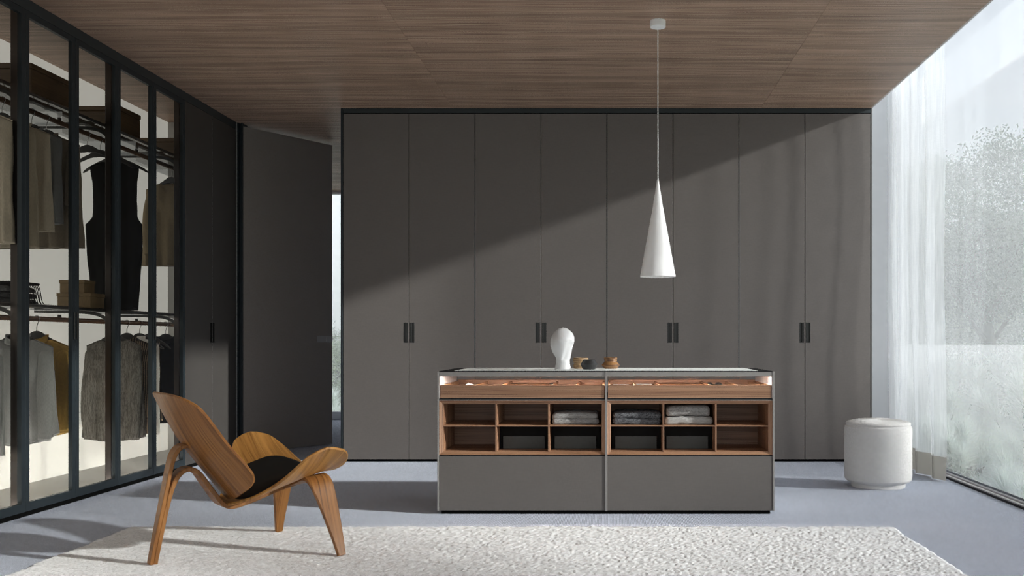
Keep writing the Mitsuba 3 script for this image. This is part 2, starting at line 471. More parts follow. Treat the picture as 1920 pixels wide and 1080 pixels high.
scene['m_led_warm'] = {'type': 'diffuse', 'reflectance': {'type': 'rgb', 'value': [0.8, 0.8, 0.8]}}
LED = {'type': 'area', 'radiance': {'type': 'rgb', 'value': [5.2, 3.9, 3.1]}}


def strip_down(x0, x1, y0, y1, z):
    return trimesh.Trimesh([[x0, y0, z], [x1, y0, z], [x1, y1, z], [x0, y1, z]], [[0, 2, 1], [0, 3, 2]], process=False)


ISL_LED = 95.0
add(isl + '__light_strip', join(strip_down(IX0 + .03, IC - .02, IY0 + .022, IY0 + .032, 0.784), strip_down(IC + .02, IX1 - .03, IY0 + .022, IY0 + .032, 0.784)), 'm_led_warm',
    emitter={'type': 'area', 'radiance': {'type': 'rgb', 'value': [ISL_LED, ISL_LED * .88, ISL_LED * .78]}})

pr('m_tray_dark', (0.03, 0.024, 0.02), 0.7)
pr('m_tray_gold', (0.25, 0.17, 0.085), 0.6)
for s, (x0, x1) in enumerate(((IX0 + .016, IC - .010), (IC + .010, IX1 - .016))):
    d = free(isl + '__drawer')
    z0, z1 = 0.643, 0.716
    y1 = IY1 - 0.022
    add(d, join(B(x0, x1, IY0 + .001, IY0 + .019, z0, z1, .0008), B(x0, x1, y1 - .012, y1, z0, .724, .0008), B(x0, x0 + .012, IY0 + .019, y1 - .012, z0, z1, .0008),
                B(x1 - .012, x1, IY0 + .019, y1 - .012, z0, z1, .0008), B(x0, x1, IY0 + .019, y1 - .012, z0, z0 + .008)), 'm_walnut_x')
    cuts = ([0.205, 0.37, 0.68, 0.83] if s == 0 else [0.165, 0.315, 0.63, 0.80, 0.955])
    L = x1 - x0
    for c in cuts:
        add(d + '__divider', B(x0 + c * L - .004, x0 + c * L + .004, IY0 + .019, y1 - .012, z0 + .008, z1 - .001, .0006), 'm_walnut_y')
    pieces = ([(0.018, 0.20, 'm_tray_dark', .03), (0.21, 0.365, 'm_tray_gold', .028), (0.376, 0.675, 'm_walnut_x', .060), (0.685, 0.825, 'm_walnut_x', .05)] if s == 0 else
              [(0.018, 0.16, 'm_walnut_x', .0515), (0.17, 0.31, 'm_walnut_x', .0545), (0.32, 0.625, 'm_walnut_x', .063), (0.635, 0.795, 'm_tray_gold', .035), (0.805, 0.95, 'm_tray_dark', .03)])
    for a, b, mt, h in pieces:
        add(d + '__tray', B(x0 + a * L, x0 + b * L, IY0 + .021, y1 - .014, z0 + .009, z0 + h, .001), mt)
    add(isl + '__lower_rail', B(x0 - .006, x1 + .006, IY0, IY0 + .02, 0.630, 0.6355, .0008), 'm_island_metal')
    # walnut cubbies: mitred outer frame, a middle shelf, two dividers
    cb = free(isl + '__cubby_block')
    cx0, cx1, cz0, cz1 = x0 - .006, x1 + .006, 0.329, 0.629
    yb = 5.715
    outer = M(B(cx0, cx1, IY0 + .001, yb + .012, cz0, cz1))
    t = 0.012
    bev = TM(m3.Manifold.batch_hull([M(B(cx0 + .0015, cx1 - .0015, IY0 - .01, IY0 + .0011, cz0 + .0015, cz1 - .0015)), M(B(cx0 + .022, cx1 - .022, IY0 + .012, IY0 + .0121, cz0 + .018, cz1 - .018))]))
    inner = M(B(cx0 + .022, cx1 - .022, IY0 - .02, yb, cz0 + .018, cz1 - .018))
    add(cb, TM(outer - M(bev) - inner), 'm_walnut_x')
    zm = 0.4885
    add(cb + '__shelf', B(cx0 + .022, cx1 - .022, IY0 + .010, yb, zm - .0035, zm + .0035, .0006), 'm_walnut_x')
    for k in (1, 2):
        xm = cx0 + .022 + (cx1 - cx0 - .044) * k / 3
        add(cb + '__divider', B(xm - .0045, xm + .0045, IY0 + .008, yb, cz0 + .018, zm - .0035, .0006), 'm_walnut_z')
        add(cb + '__divider', B(xm - .0045, xm + .0045, IY0 + .008, yb, zm + .0035, cz1 - .018, .0006), 'm_walnut_z')
    add(isl + '__lower_panel', B(x0 - .0045, x1 + .0045, IY0, IY0 + .022, 0.020, 0.3235, .0012), 'm_panel_island')
add(isl + '__carcass', join(B(IX0 + .010, IX1 - .010, IY0 + .03, IY1 - .02, .02, .03), B(IX0 + .010, IX1 - .010, 5.73, 5.74, .03, .64), B(IX0 + .010, IX1 - .010, IY0 + .03, 5.73, .3235, .3285), B(IX0 + .010, IX1 - .010, IY0 + .004, IY1 - .02, .6362, .642)), 'm_black')

# dark storage boxes in the lower cubbies
pr('m_box_dark', (0.009, 0.0085, 0.008), 0.8, specular=0.15)
pr('m_box_face', taupe((0.075, 0.077, 0.070)), 0.6)


def cubby(unit, k):
    x0, x1 = ((IX0 + .010, IC - .004), (IC + .004, IX1 - .010))[unit]
    w = (x1 - x0 - .044) / 3
    return x0 + .022 + w * k + .0045, x0 + .022 + w * (k + 1) - .0045


names = {(0, 1): 'middle cubby of the left half', (0, 2): 'under the lone grey sweater',
         (1, 0): 'under the charcoal sweater', (1, 1): 'under the two stacked sweaters'}
for (u, k), say in names.items():
    a, b = cubby(u, k)
    bx = thing('storage_box', f'low dark storage box in a lower cubby, {say}', 'box', 'dark storage boxes in the island cubbies')
    y0 = 5.47
    add(bx + '__tray', join(B(a + .003, b - .003, y0, 5.705, .3475, .352), B(a + .003, a + .009, y0, 5.705, .352, .474, .001), B(b - .009, b - .003, y0, 5.705, .352, .474, .001), B(a + .009, b - .009, 5.699, 5.705, .352, .474), B(a + .009, b - .009, y0, y0 + .006, .352, .474)), 'm_box_dark')
    add(bx + '__front', B(a + .020, b - .026, y0 - .008, y0 - .0002, .3485, .420, .001), 'm_box_face')


# folded knitwear
def knit(c0, c1, s):
    def fn(p, n, uv):
        g = noise(p.x * 330 * s, p.y * 330 * s, p.z * 420 * s)
        h = fbm(p.x * 90, p.y * 90, p.z * 140)
        return mix(c0, c1, smoothstep(0.2, 0.85, g * 0.6 + h * 0.4))
    return fn


cloth('m_knit_grey', None, knit((0.15, 0.148, 0.145), (0.44, 0.43, 0.42), 1.0))
cloth('m_knit_charcoal', None, knit((0.03, 0.031, 0.035), (0.21, 0.215, 0.23), 0.8))
cloth('m_knit_mid', None, knit((0.14, 0.135, 0.13), (0.38, 0.37, 0.36), 0.9))
cloth('m_knit_light', None, knit((0.26, 0.25, 0.24), (0.50, 0.49, 0.47), 1.0))


def folded(x0, x1, y0, y1, z0, z1, layers, seed):
    """A folded knit: rounded layers joined by a fold at one side."""
    parts = []
    h = (z1 - z0) / layers
    rg = np.random.default_rng(seed)
    for k in range(layers):
        r = min(h * 0.46, 0.02)
        dx = rg.uniform(-.004, .004, 2)
        m = rbox(x0 + dx[0], x1 + dx[1], y0 + rg.uniform(0, .006), y1, z0 + k * h - .002 * (k > 0), z0 + (k + 1) * h, r, 4)
        m = TM(M(m).refine_to_length(0.012))
        v = np.array(m.vertices)
        n = m.vertex_normals
        d = pts_noise(v, 28, seed + k) * 0.012 + pts_noise(v, 150, seed + 9) * 0.005
        v = v + n * d[:, None] - np.array([0, 0, 1]) * 0.006 * ((v[:, 0] - (x0 + x1) / 2) / (x1 - x0) * 2)[:, None] ** 2 * (k == layers - 1)
        v[:, 2] = np.maximum(v[:, 2], z0)
        parts.append(trimesh.Trimesh(v, m.faces, process=False))
    x = x0 if seed % 2 else x1
    parts.append(tube([[x, y0 + .012, z0 + .010], [x, (y0 + y1) / 2, z0 + h], [x, y1 - .012, z0 + .010]], [.006, .009, .006], 8))
    return join(*parts[:-1])


ZS = 0.4885 + 0.0037
a, b = cubby(0, 2)
tag(add('folded_sweater', folded(a + .016, b - .012, 5.375, 5.62, ZS, ZS + .068, 2, 11), 'm_knit_grey', True),
    'heather grey folded sweater alone in the upper cubby left of the centre post', 'sweater', 'folded sweaters in the island cubbies')
a, b = cubby(1, 0)
tag(add('folded_sweater', folded(a + .006, b - .004, 5.37, 5.62, ZS, ZS + .072, 2, 22), 'm_knit_charcoal', True),
    'charcoal speckled folded sweater in the upper cubby right of the centre post', 'sweater', 'folded sweaters in the island cubbies')
a, b = cubby(1, 1)
tag(add('folded_sweater', folded(a + .008, b - .006, 5.365, 5.62, ZS, ZS + .047, 1, 33), 'm_knit_light', True),
    'light grey folded sweater at the bottom of the stack of two', 'sweater', 'folded sweaters in the island cubbies')
tag(add('folded_sweater', folded(a + .018, b - .020, 5.375, 5.61, ZS + .0475, ZS + .108, 1, 44), 'm_knit_mid', True),
    'mid grey folded sweater on top of the stack of two', 'sweater', 'folded sweaters in the island cubbies')

# things in the drawer trays
pr('m_paper', (0.72, 0.72, 0.72), 0.7)
pr('m_watch', (0.05, 0.045, 0.045), 0.25, metallic=0.6)


def crumple(x0, x1, y0, y1, z0, h, seed):
    n = 14
    u, v = np.meshgrid(np.linspace(0, 1, n), np.linspace(0, 1, n), indexing='ij')
    z = z0 + h * (0.5 + 1.3 * (meshkit.fbm(np.stack([u * 3.1, v * 3.1, u * 0 + seed], -1), 3, seed) - 0.5)) * np.sin(np.pi * u) ** .5 * np.sin(np.pi * v) ** .5
    return sheet(np.stack([x0 + (x1 - x0) * u, y0 + (y1 - y0) * v, np.maximum(z, z0 + .002)], -1), 0.003)


L0 = IC - .010 - (IX0 + .016)
XA = IX0 + .016
tag(add('scarf', crumple(XA + .085, XA + .175, 5.40, 5.66, .6735, .085, 3), 'm_paper', True), 'small crumpled white scarf in the left tray of the left drawer', 'scarf')
s = thing('wristwatch', 'dark round wristwatch lying on the closed tray of the left drawer', 'watch')
add(s + '__case', lathe([(.0, 0), (.018, 0), (.019, .004), (.017, .009), (.0, .0095)], 24, (XA + .60, 5.72, .7032)), 'm_watch', 30)
for ya, yb_ in ((5.67, 5.703), (5.737, 5.775)):
    add(s + '__strap', B(XA + .592, XA + .608, ya, yb_, .7034, .7064, .001), 'm_tray_dark')
XB = IC + .010
for k, (x0, x1, z, nm) in enumerate(((.030, .085, .6885, 'leftmost white card lying in the first tray of the right drawer'), (.078, .125, .6885, 'second white card, beside the first, in the right drawer'),
                                  (.170, .262, .6915, 'long white card in the second tray of the right drawer'))):
    tag(add('card', B(x0 + XB, x1 + XB, 5.58 + .03 * k, 5.84, z + .0065, z + .011, .0005), 'm_paper'), nm, 'card')
s = thing('sunglasses', 'folded dark sunglasses in the golden tray of the right drawer', 'sunglasses')
gx, gy, gz = XB + .63, 5.72, .679
lens = lambda cx: tube([[cx + .021 * math.cos(t), gy, gz + .019 + .017 * math.sin(t)] for t in np.linspace(0, 2 * math.pi, 25)], .0022, 6)
add(s + '__frame', join(lens(gx - .027), lens(gx + .027), tube([[gx - .007, gy, gz + .022], [gx, gy, gz + .025], [gx + .007, gy, gz + .022]], .002, 6),
                        tube([[gx - .05, gy, gz + .023], [gx, gy + .012, gz + .018], [gx + .04, gy + .015, gz + .008]], .0018, 6), tube([[gx + .05, gy, gz + .023], [gx, gy + .02, gz + .018], [gx - .04, gy + .02, gz + .008]], .0018, 6)), 'm_watch', 30)
add(s + '__lens', join(*[lathe([(0, 0), (.0195, 0), (.0195, .001), (0, .001)], 20).apply_transform(trimesh.transformations.rotation_matrix(math.pi / 2, [1, 0, 0])).apply_scale([1, 1, .82]).apply_translation([gx + q, gy + .0005, gz + .019]) for q in (-.027, .027)]), 'm_black')

# ------------------------------------------------------------------ on the island: head and bowls
ZT = IZ + 0.0009


def on_island(px, y):
    return (px - 1143) * y / 1800


HYc = 5.60
sc = HYc / 1800
hx = on_island(1054.5, HYc)
rows = np.array([[157, 452, 452.1], [160, 430, 474], [170, 392, 510], [185, 355, 540], [205, 322, 567], [230, 295, 596], [260, 272, 622], [300, 250, 645], [350, 229, 657], [400, 219, 657], [450, 216, 645], [500, 222, 631],
                 [550, 235, 617], [600, 252, 606], [650, 278, 597], [690, 305, 589], [720, 317, 582], [760, 325, 574], [800, 322, 573], [850, 312, 580], [900, 298, 598], [925, 290, 606]], float)
pitch = 180 / 1767
zz = (925 - rows[:, 0]) * pitch * sc
xl, xr = (rows[:, 1] * pitch + 1010 - 1054.5) * sc, (rows[:, 2] * pitch + 1010 - 1054.5) * sc
zi = np.concatenate([np.linspace(0, .22, 60), .2455 - .0255 * (np.linspace(1, 0, 24)) ** 2])
from scipy.interpolate import PchipInterpolator
XL_, XR_ = PchipInterpolator(zz[::-1], xl[::-1])(zi), PchipInterpolator(zz[::-1], xr[::-1])(zi)
ang = np.arange(72) * 2 * np.pi / 72
rings = []
for z, a, b in zip(zi, XL_, XR_):
    c, hw = (a + b) / 2, (b - a) / 2
    face = 1 / (1 + math.exp(-(z - .095) / .010))
    dep = hw * (0.86 + 0.30 * face * math.sin(min(1, max(0, (z - .07) / .176)) * math.pi))
    rings.append(np.stack([c + hw * np.cos(ang), dep * np.sin(ang), np.full(72, z)], 1))
R3 = np.array(rings)
# jaw and brow: a face that stands out of the neck, its edge a crease running from below the chin up to the ear
X_, Z_ = R3[..., 0], R3[..., 2]
ear = np.array([(575 * pitch + 1010 - 1054.5) * sc, (925 - 395) * pitch * sc])
chin = np.array([(455 * pitch + 1010 - 1054.5) * sc, (925 - 690) * pitch * sc])
dvec = (chin - ear) / np.linalg.norm(chin - ear)
nv = np.array([dvec[1], -dvec[0]])
sd = (X_ - ear[0]) * nv[0] + (Z_ - ear[1]) * nv[1]
sd = sd * np.sign(((-.04 - ear[0]) * nv[0] + (.15 - ear[1]) * nv[1]))
along = ((X_ - ear[0]) * dvec[0] + (Z_ - ear[1]) * dvec[1]) / np.linalg.norm(chin - ear)
infl = np.clip((along + .10) / .3, 0, 1) * np.clip((1.30 - along) / .2, 0, 1)
under = np.clip((Z_ - .078) / .012, 0, 1)
step = 1 / (1 + np.exp(-sd / .0030)) * infl
R3[..., 1] *= 1 - 0.26 * (infl - step) * (Z_ < .17) * np.clip((Z_ - .02) / .04, 0, 1)
head = loft(R3)
head.apply_translation([hx, HYc, ZT])
pr('m_porcelain', (0.64, 0.64, 0.65), 0.45, specular=0.4)
tag(add('mannequin_head', head, 'm_porcelain', True), 'smooth white faceless mannequin head standing on the island', 'mannequin head')


def bowl(px, y, prof, mat, label):
    x = on_island(px, y)
    return tag(add('bowl', lathe(prof, 56, (x, y, ZT)), mat, 18), label, 'bowl')


def turned(c0, c1, f):
    def fn(p, n, uv):
        w = fbm(p.x * 9, p.y * 9, p.z * 30)
        return mix(c0, c1, smoothstep(.3, .7, noise(p.x * 12 + w * 2, p.y * 60 + w * 3, p.z * f + w * 2)))
    return proc(fn)


pr('m_bowl_pale', turned((0.42, 0.28, 0.15), (0.26, 0.16, 0.08), 160), 0.5)
pr('m_bowl_brown', turned((0.26, 0.13, 0.05), (0.10, 0.045, 0.02), 110), 0.4)
pr('m_bowl_black', (0.018, 0.018, 0.019), 0.42)
bowl(1089, 5.76, [(0, 0), (.040, 0), (.046, .010), (.046, .020), (.041, .028), (.040, .031), (.045, .040), (.047, .055), (.044, .064), (.041, .0655), (.040, .060), (.036, .012), (0, .010)], 'm_bowl_pale', 'pale turned wooden bowl with a waist, behind the black bowl')
bowl(1104.5, 5.60, [(0, 0), (.035, 0), (.0375, .003), (.0495, .0265), (.0505, .029), (.0495, .0315), (.034, .056), (.0325, .057), (.031, .055), (.045, .030), (.033, .006), (0, .005)], 'm_bowl_black', 'small black bowl with a sharp belly, in front of the pale wooden bowl')
bowl(1145, 5.76, [(0, 0), (.036, 0), (.040, .004), (.0535, .018), (.0545, .021), (.053, .0245), (.038, .041), (.037, .045), (.040, .058), (.0405, .066), (.0385, .0675), (.037, .065), (.034, .045), (.048, .021), (.035, .006), (0, .005)], 'm_bowl_brown', 'brown wooden bowl with a dark collar, standing alone right of the black bowl')

# ------------------------------------------------------------------ pendant lamp
PXc, PYc = 0.281, 5.588
lamp = thing('pendant_lamp', 'slim white cone pendant lamp hanging on a white cord over the island', 'pendant lamp')
add(lamp + '__canopy', lathe([(0, H - .0385), (.0435, H - .0385), (.0455, H - .036), (.0455, H - .0006), (0, H - .0006)], 40, (PXc, PYc, 0)), 'm_white', 30)
add(lamp + '__cord', tube([[PXc, PYc, 1.895], [PXc, PYc, 2.3], [PXc, PYc, H - .038]], .0028, 10), 'm_white', True)
z0, z1, r1 = 1.335, 1.905, 0.1035
outer = [(r1, z0), (r1 * .5, (z0 + z1) / 2 + .004), (.0035, z1)]
shade = lathe([(r1, z0), (r1 * .62, z0 + (z1 - z0) * .385), (r1 * .3, z0 + (z1 - z0) * .70), (.0050, z1 - .006), (.0035, z1), (.0005, z1), (.0005, z1 - .03), (r1 * .28, z0 + (z1 - z0) * .68), (r1 * .6, z0 + (z1 - z0) * .375), (r1 - .0025, z0)], 72, (PXc, PYc, 0))
r = lathe([(r1, z0), (r1, z0 + .0006)], 8)
add(lamp + '__shade', shade, 'm_white', 40)
add(lamp + '__bulb', lathe([(0, z0 + .06), (.02, z0 + .065), (.032, z0 + .09), (.028, z0 + .115), (.014, z0 + .135), (.012, z0 + .17), (0, z0 + .17)], 28, (PXc, PYc, 0)), 'm_led_warm', True,
    emitter={'type': 'area', 'radiance': {'type': 'rgb', 'value': [70.0, 64.0, 56.0]}})

# ------------------------------------------------------------------ ottoman
def boucle(p, scale=1.0):
    a = meshkit.noise(p * 95 * scale, 3)
    b = meshkit.noise(p * 190 * scale + 5, 4)
    return a * 0.65 + b * 0.35


OX, OY, OR = 1.778, 6.36, 0.2155
na, nz = 680, 160
th = np.arange(na) * 2 * np.pi / na
prof = np.array([(0.172, .000), (0.174, .004), (0.174, .026), (0.180, .034), (0.200, .040), (0.2125, .052), (OR, .075), (OR, .20), (OR, .380), (0.2135, .398), (0.2055, .405), (0.204, .4085), (0.208, .414), (0.2065, .422), (0.194, .430), (.15, .440), (.09, .4455), (.03, .4475), (.002, .448)])
d = np.concatenate([[0], np.cumsum(np.linalg.norm(np.diff(prof, axis=0), axis=1))])
tt = np.linspace(0, d[-1], nz * 2)
pr_, pz_ = np.interp(tt, d, prof[:, 0]), np.interp(tt, d, prof[:, 1])
rg = np.stack([np.stack([r_ * np.cos(th), r_ * np.sin(th), np.full(na, z_)], 1) for r_, z_ in zip(pr_, pz_)])
k = th[None] * OR * 62 + 0 * pz_[:, None]
jig = (meshkit.noise(rg * 45, 5) - .5) * 1.8
side_w = np.sin(th[None] * 168 + jig) * np.sin(tt[:, None] * 780 + jig)
top_w = np.sin(rg[..., 0] * 780 + jig) * np.sin(rg[..., 1] * 780 + jig)
on_top = np.clip((rg[..., 2] - .418) / .008, 0, 1)
h = (boucle(rg) - .5) * 0.0035 + (side_w * (1 - on_top) + top_w * on_top) * 0.0021
grad_r, grad_z = np.gradient(pz_), -np.gradient(pr_)
nrm = np.stack([grad_r[:, None] * np.cos(th), grad_r[:, None] * np.sin(th), np.broadcast_to(grad_z[:, None], (len(tt), na))], -1)
nrm /= np.maximum(np.linalg.norm(nrm, axis=-1, keepdims=True), 1e-9)
rg = rg + nrm * (h * np.clip(rg[..., 2] / .02, 0, 1))[..., None]
om = loft(rg)
om.apply_translation([OX, OY, 0])
cloth('m_boucle', None, lambda p, n, uv: mix((0.58, 0.565, 0.55), (0.76, 0.745, 0.73), fbm(p.x * 120, p.y * 120, p.z * 120)))
ott = thing('ottoman', 'round cream boucle ottoman standing before the curtain', 'ottoman')
zc = om.triangles_center[:, 2]
for nm, sel in (('base', zc < .036), ('seat', zc >= .036)):
    sub = om.submesh([np.where(sel)[0]], append=True, repair=False)
    add(ott + '__' + nm, sub, 'm_boucle', True)

# ------------------------------------------------------------------ rug
RX0, RX1, RY0, RY1 = -2.44, 1.452, 0.8, 4.90
st = 0.0065
gx, gy = np.meshgrid(np.arange(RX0, RX1 + st, st), np.concatenate([np.arange(RY0, 3.5, .02), np.arange(3.5, RY1 + st, st)]), indexing='ij')
P2 = np.stack([gx, gy, gx * 0], -1)
tuft = meshkit.noise(np.stack([gx * 95, gy * 95, gx * 0], -1), 2)
tuft2 = meshkit.noise(np.stack([gx * 130, gy * 115, gx * 0 + 4], -1), 7)
big = meshkit.fbm(np.stack([gx * 5, gy * 5, gx * 0], -1), 3, 5)
hz_ = 0.011 + 0.0055 * tuft + 0.0045 * tuft2 + 0.005 * (big - .5)
edge = np.minimum(np.minimum(gx - RX0, RX1 - gx), np.minimum(gy - RY0, RY1 - gy))
e = np.clip(edge / .02, 0, 1)
hz_ = hz_ * np.sqrt(e) + 0.0002
wob = (meshkit.fbm(np.stack([gx * 9, gy * 9, gx * 0 + 9], -1), 3, 8) - .5) * .030 + (meshkit.noise(np.stack([gx * 70, gy * 70, gx * 0 + 9], -1), 8) - .5) * .014
fall = np.clip(1 - edge / .10, 0, 1)
cx_, cy_ = (RX0 + RX1) / 2, (RY0 + RY1) / 2
P2[..., 0] += wob * fall
P2[..., 1] += wob * fall
jit = np.random.default_rng(7).uniform(-.35, .35, P2.shape[:2] + (2,)) * st
P2[..., :2] += jit * e[..., None]
P2[..., 2] = hz_
a_, b_ = P2.shape[:2]
ix = np.arange(a_ * b_).reshape(a_, b_)
f = np.concatenate([np.stack([ix[:-1, :-1], ix[1:, :-1], ix[1:, 1:]], -1).reshape(-1, 3), np.stack([ix[:-1, :-1], ix[1:, 1:], ix[:-1, 1:]], -1).reshape(-1, 3)])


def rug_fn(p, n, uv):
    a, b, c = mikit.voronoi(p.x * 150, p.y * 150)
    sp = cell_rand(dr.floor(p.x * 190), dr.floor(p.y * 190), 3)
    col = mix((0.60, 0.595, 0.59), (0.80, 0.80, 0.80), c)
    col = mix(col, (0.30, 0.28, 0.26), smoothstep(0.84, 0.93, noise(p.x * 230, p.y * 230)) * 0.8)
    return mix(col, (0.88, 0.875, 0.87), smoothstep(.6, 1, sp) * .5)


cloth('m_rug', None, rug_fn)
tag(add('rug', trimesh.Trimesh(P2.reshape(-1, 3), f, process=False), 'm_rug', True), 'large rectangular off white tufted wool rug under the armchair', 'rug')

# ------------------------------------------------------------------ the three legged shell armchair
CH = np.array([-1.674, 4.26])
CA = math.radians(40.0)
Fx, Lx = np.array([math.cos(CA), math.sin(CA), 0]), np.array([-math.sin(CA), math.cos(CA), 0])
CR = np.eye(4)
CR[:3, 0], CR[:3, 1], CR[:2, 3] = Fx, Lx, CH
CHZ = 0.019


def chair_at(m):
    m = m.copy()
    m.apply_transform(CR)
    return m


upv = np.array([0, 0, 1.0])
slope_dir = -0.60 * Fx + 0.80 * upv
slope_n = 0.80 * Fx + 0.60 * upv
CW0, CW1, CW2 = (0.285, 0.122, 0.035), (0.180, 0.070, 0.018), (0.075, 0.027, 0.008)
vec = lambda a: [float(c) for c in a]
pr('m_chair_back', wood(None, CW0, CW1, CW2, 0.9, axes=(vec(slope_dir), vec(Lx), vec(slope_n * 0.04)), streak=.6), 0.38, specular=0.35)
pr('m_chair_seat', wood(None, (0.43, 0.210, 0.056), (0.285, 0.128, 0.032), (0.125, 0.050, 0.014), 0.9, axes=(vec(Lx), vec(Fx), vec(upv * 0.02)), streak=.55), 0.4, specular=0.35)  # seat walnut lightened to make up for tree shade on the wing
pr('m_chair_leg', wood(None, CW0, CW1, CW2, 0.9, axes=(vec(upv * 0.95 + Lx * 0.2), vec(Fx), vec(Lx * 0.03)), streak=.6), 0.4, specular=0.35)
pr('m_leather', (0.008, 0.0075, 0.007), 0.7, specular=0.2)

arm = thing('shell_armchair', 'low three legged walnut shell armchair with a black leather seat pad on the rug', 'armchair')


def zc_(u):
    return 0.240 + 0.318 * (u + 0.02) + 0.10 * np.clip(0.03 - u, 0, 1) ** 1


def seat_z(u, v):
    a = np.abs(v)
    amp = 0.182 - 0.42 * np.clip(u - 0.24, 0, 1)
    return zc_(u) + amp * (a / 0.46) ** 2.0


SVMAX = 0.462
av = np.array([0, .06, .11, .16, .22, .28, .34, .39, .425, .450, .462])
ur = PchipInterpolator(av, [-.040, -.036, -.018, .012, .050, .084, .110, .130, .146, .166, .205])
uf = PchipInterpolator(av, [.372, .374, .378, .382, .384, .383, .376, .360, .343, .318, .272])
tv = np.sin(np.linspace(-1, 1, 75) * np.pi / 2) * SVMAX
tu = (1 - np.cos(np.linspace(0, 1, 41) * np.pi)) / 2
V = np.repeat(tv[:, None], 41, 1)
U = ur(np.abs(tv))[:, None] * (1 - tu) + uf(np.abs(tv))[:, None] * tu
seat = np.stack([U, V, seat_z(U, V)], -1)
# the front edge rolls down a little
seat[..., 2] -= 0.9 * np.clip(U - 0.33, 0, 1) ** 2 * 4
add(arm + '__seat', chair_at(sheet(seat, 0.012)), 'm_chair_seat', 40)

# seat pad
pv = np.sin(np.linspace(-1, 1, 49) * np.pi / 2) * 0.275
pu = (1 - np.cos(np.linspace(0, 1, 33) * np.pi)) / 2
r0 = 0.012 + 0.13 * (np.abs(pv) / .275) ** 2.2
r1_ = 0.362 - 0.10 * (np.abs(pv) / .275) ** 3.5
PU = r0[:, None] * (1 - pu) + r1_[:, None] * pu
PV = np.repeat(pv[:, None], 33, 1)
lift = np.minimum(1, 4 * pu * (1 - pu) * 2.4)[None] * np.minimum(1, (1 - (np.abs(pv) / .2755) ** 2) * 2.2)[:, None]
base = seat_z(PU, PV) + 0.0062 - 3.6 * np.clip(PU - 0.33, 0, 1) ** 2
pad = np.stack([PU, PV, base + 0.030 * np.sqrt(np.maximum(lift, 0))], -1)
low = np.stack([PU, PV, base], -1)
na_, nb_ = PU.shape
ixp = np.arange(na_ * nb_).reshape(na_, nb_)
q = np.stack([ixp[:-1, :-1], ixp[1:, :-1], ixp[1:, 1:], ixp[:-1, 1:]], -1).reshape(-1, 4)
tri = np.vstack([q[:, [0, 1, 2]], q[:, [0, 2, 3]]])
pm = trimesh.Trimesh(np.vstack([pad.reshape(-1, 3), low.reshape(-1, 3)]), np.vstack([tri, tri[:, ::-1] + na_ * nb_]), process=False)
trimesh.repair.fix_normals(pm)
add(arm + '__seat_pad', chair_at(pm), 'm_leather', 50, label='black leather seat pad')

# backrest: a curved shield, bowed forward at its sides
tz = np.array([.262, .375, .52, .64, .735])
cu = PchipInterpolator(tz, [-.012, -.098, -.200, -.262, -.303])
BW = 0.300
sv = np.sin(np.linspace(-1, 1, 61) * np.pi / 2)
sa = np.abs(sv)
zb = PchipInterpolator([0, .3, .6, .8, .9, .96, 1.0], [.264, .278, .310, .338, .358, .376, .402])(sa)
zt = PchipInterpolator([0, .3, .55, .75, .88, .96, 1.0], [.738, .737, .731, .719, .704, .686, .650])(sa)
tb = (1 - np.cos(np.linspace(0, 1, 41) * np.pi)) / 2
Z = zb[:, None] * (1 - tb) + zt[:, None] * tb
Vb = np.repeat(sv[:, None], 41, 1) * BW * (0.93 + 0.07 * np.clip((Z - .3) / .3, 0, 1)) * (1 - 0.05 * np.clip((Z - .6) / .14, 0, 1))
bow = (0.105 - 0.055 * np.clip((Z - .45) / .29, 0, 1)) * (np.abs(sv)[:, None]) ** 1.9
back = np.stack([cu(np.clip(Z, .262, .738)) + bow, Vb, Z - 0.0 * bow], -1)
add(arm + '__backrest', chair_at(sheet(back, 0.0125)), 'm_chair_back', 40)

# front legs: bent laminations meeting under the seat
path = np.array([[.348, -.362, CHZ], [.334, -.300, .170], [.322, -.252, .272], [.314, -.234, .312], [.306, -.214, .338], [.298, -.180, .348], [.290, -.140, .338], [.282, -.09, .319], [.280, -.04, .309], [.280, 0.0004, .307]])
wd = np.array([.034, .068, .092, .100, .104, .104, .100, .095, .090, .090])
sp = spline(np.column_stack([path, wd]), 60)
for s in (1, -1):
    p = sp[:, :3] * np.array([1, s, 1])
    add(arm + '__leg', chair_at(ribbon(p, [1, 0, .10], sp[:, 3], np.linspace(.022, .017, 60))), 'm_chair_leg', 40)

# rear leg: two laminations, one up to the backrest, one forward under the seat
rear = thing(arm + '__leg', None, None)
up_ = spline([[-.340, 0, CHZ], [-.314, 0, .16], [-.287, 0, .30], [-.262, 0, .43], [-.248, 0, .475], [-.226, 0, .503], [-.196, 0, .508], [-.168, 0, .488], [-.142, 0, .448], [-.112, 0, .402], [-.085, 0, .366], [-.052, 0, .322]], 70)
dn = spline([[-.324, 0, CHZ], [-.298, 0, .16], [-.270, 0, .295], [-.252, 0, .352], [-.226, 0, .394], [-.192, 0, .409], [-.158, 0, .394], [-.125, 0, .348], [-.088, 0, .292], [-.058, 0, .250], [-.028, 0, .232], [.01, 0, .2335], [.10, 0, .2580], [.20, 0, .2895], [.27, 0, .3050]], 90)
wu = np.interp(np.linspace(0, 1, 70), [0, .25, .5, .62, 1], [.040, .062, .080, .086, .090])
wdn = np.interp(np.linspace(0, 1, 90), [0, .2, .4, .6, 1], [.040, .062, .082, .110, .095])
add(rear, chair_at(join(ribbon(up_, [0, 1, 0], wu, .0165), ribbon(dn, [0, 1, 0], wdn, .0185))), 'm_chair_leg', 40)
labels[rear] = {'label': 'forked rear leg'}

